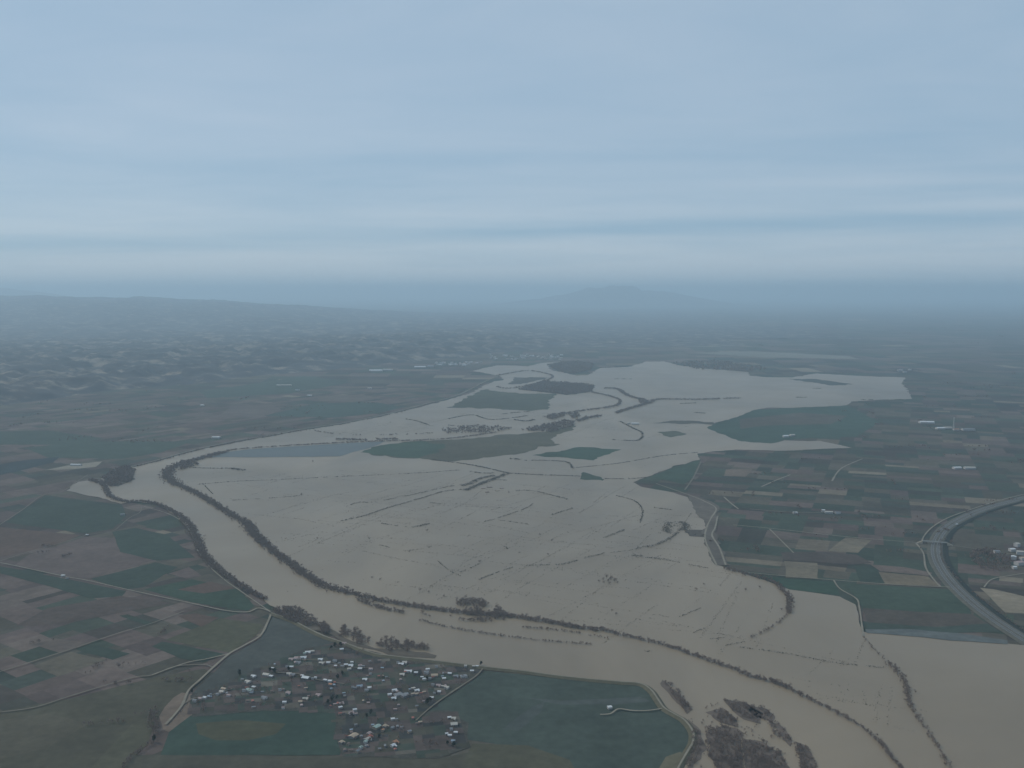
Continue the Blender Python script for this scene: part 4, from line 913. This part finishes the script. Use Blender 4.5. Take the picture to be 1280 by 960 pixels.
# overpass over the motorway
A, B = P(1147, 679.1), P(1190, 682.4)
ax = (B - A); Lb = ax.length; rzb = math.atan2(ax.y, ax.x)
ov = empty('bridge', ((A.x + B.x) / 2, (A.y + B.y) / 2, 2.6), rzb); tag(ov, 'pale concrete bridge carrying the field road over the motorway', 'bridge')
vs, fs = [], []; boxv(vs, fs, -Lb * 0.36, Lb * 0.36, -4, 4, 6.0, 7.0); mesh_obj('deck', vs, fs, CONC, ov)
for s_ in (-1, 1):
    vs, fs = [], []; boxv(vs, fs, -Lb * 0.36, Lb * 0.36, s_ * 3.8 - .15, s_ * 3.8 + .15, 7.0, 8.0); mesh_obj('parapet', vs, fs, CONC, ov)
for xx in (-0.2, 0.0, 0.2):
    vs, fs = [], []; boxv(vs, fs, Lb * xx - .6, Lb * xx + .6, -3, 3, 0, 6.0); mesh_obj('pier', vs, fs, CONC, ov)
for s_ in (-1, 1):
    a0, a1 = s_ * Lb * 0.36, s_ * Lb * 0.52
    mesh_obj('ramp', [(a0, -5, 7.0), (a0, 5, 7.0), (a1, 5, 0), (a1, -5, 0), (a0, -10, -1.5), (a0, 10, -1.5), (a1, 8, -1.5), (a1, -8, -1.5)], [(0, 1, 2, 3), (0, 3, 7, 4), (1, 5, 6, 2), (0, 4, 5, 1), (3, 2, 6, 7)], TRACKM, ov)
# truck on the motorway
p = P(1196, 657); tk = empty('truck', (p.x, p.y, 2.8), R(38)); tag(tk, 'white truck on the inner carriageway of the motorway curve', 'truck')
vs, fs = [], []; boxv(vs, fs, -7, 4.5, -1.25, 1.25, 1.1, 4.0); mesh_obj('trailer', vs, fs, RM[W_], tk)
vs, fs = [], []; boxv(vs, fs, 5.0, 7.2, -1.2, 1.2, 0.6, 3.4); cabo = mesh_obj('cab', vs, fs, RM[W_], tk)
vs, fs = [], []; boxv(vs, fs, 7.2, 7.26, -1.0, 1.0, 2.0, 3.1); mesh_obj('windscreen', vs, fs, GLASS, cabo)
for wx in (-5.5, -4.2, 3.2, 6.2):
    for wy in (-1.15, 1.15):
        vs, fs = [], []; limb(vs, fs, (wx, wy - .15, .5), (wx, wy + .15, .5), .5, .5, 12); fs += [tuple(range(12)), tuple(range(12, 24))]; mesh_obj('wheel', vs, fs, GLASS, tk)
# tall stack of the works
p = P(1192, 537); ch = empty('chimney_stack', (p.x, p.y, 0.5)); tag(ch, 'tall pale chimney stack of the works in the right fields', 'chimney')
vs, fs = [], []; limb(vs, fs, (0, 0, 0), (0, 0, 66), 5.0, 2.6, 16); mesh_obj('shaft', vs, fs, CONC, ch)
vs, fs = [], []; limb(vs, fs, (0, 0, 66), (0, 0, 69), 3.0, 3.0, 16); mesh_obj('rim', vs, fs, RM[W_], ch)

# ------------------------------------------------------------------ the air
hz, ht, hb = newmat('thin_haze'); ht.nodes.remove(hb)
pv = ht.nodes.new('ShaderNodeVolumePrincipled'); pv.inputs['Color'].default_value = (*HAZE_COLOR, 1); pv.inputs['Density'].default_value = HAZE_DENSITY
pv.inputs['Anisotropy'].default_value = 0.2
ht.links.new(pv.outputs[0], ht.nodes['Material Output'].inputs['Volume'])
vs, fs = [], []; boxv(vs, fs, -119000, 119000, -16000, 146000, -5.5, 1300)
tag(mesh_obj('haze', vs, fs, hz), 'pale blue haze filling the air over the whole valley', 'haze', None, 'stuff')
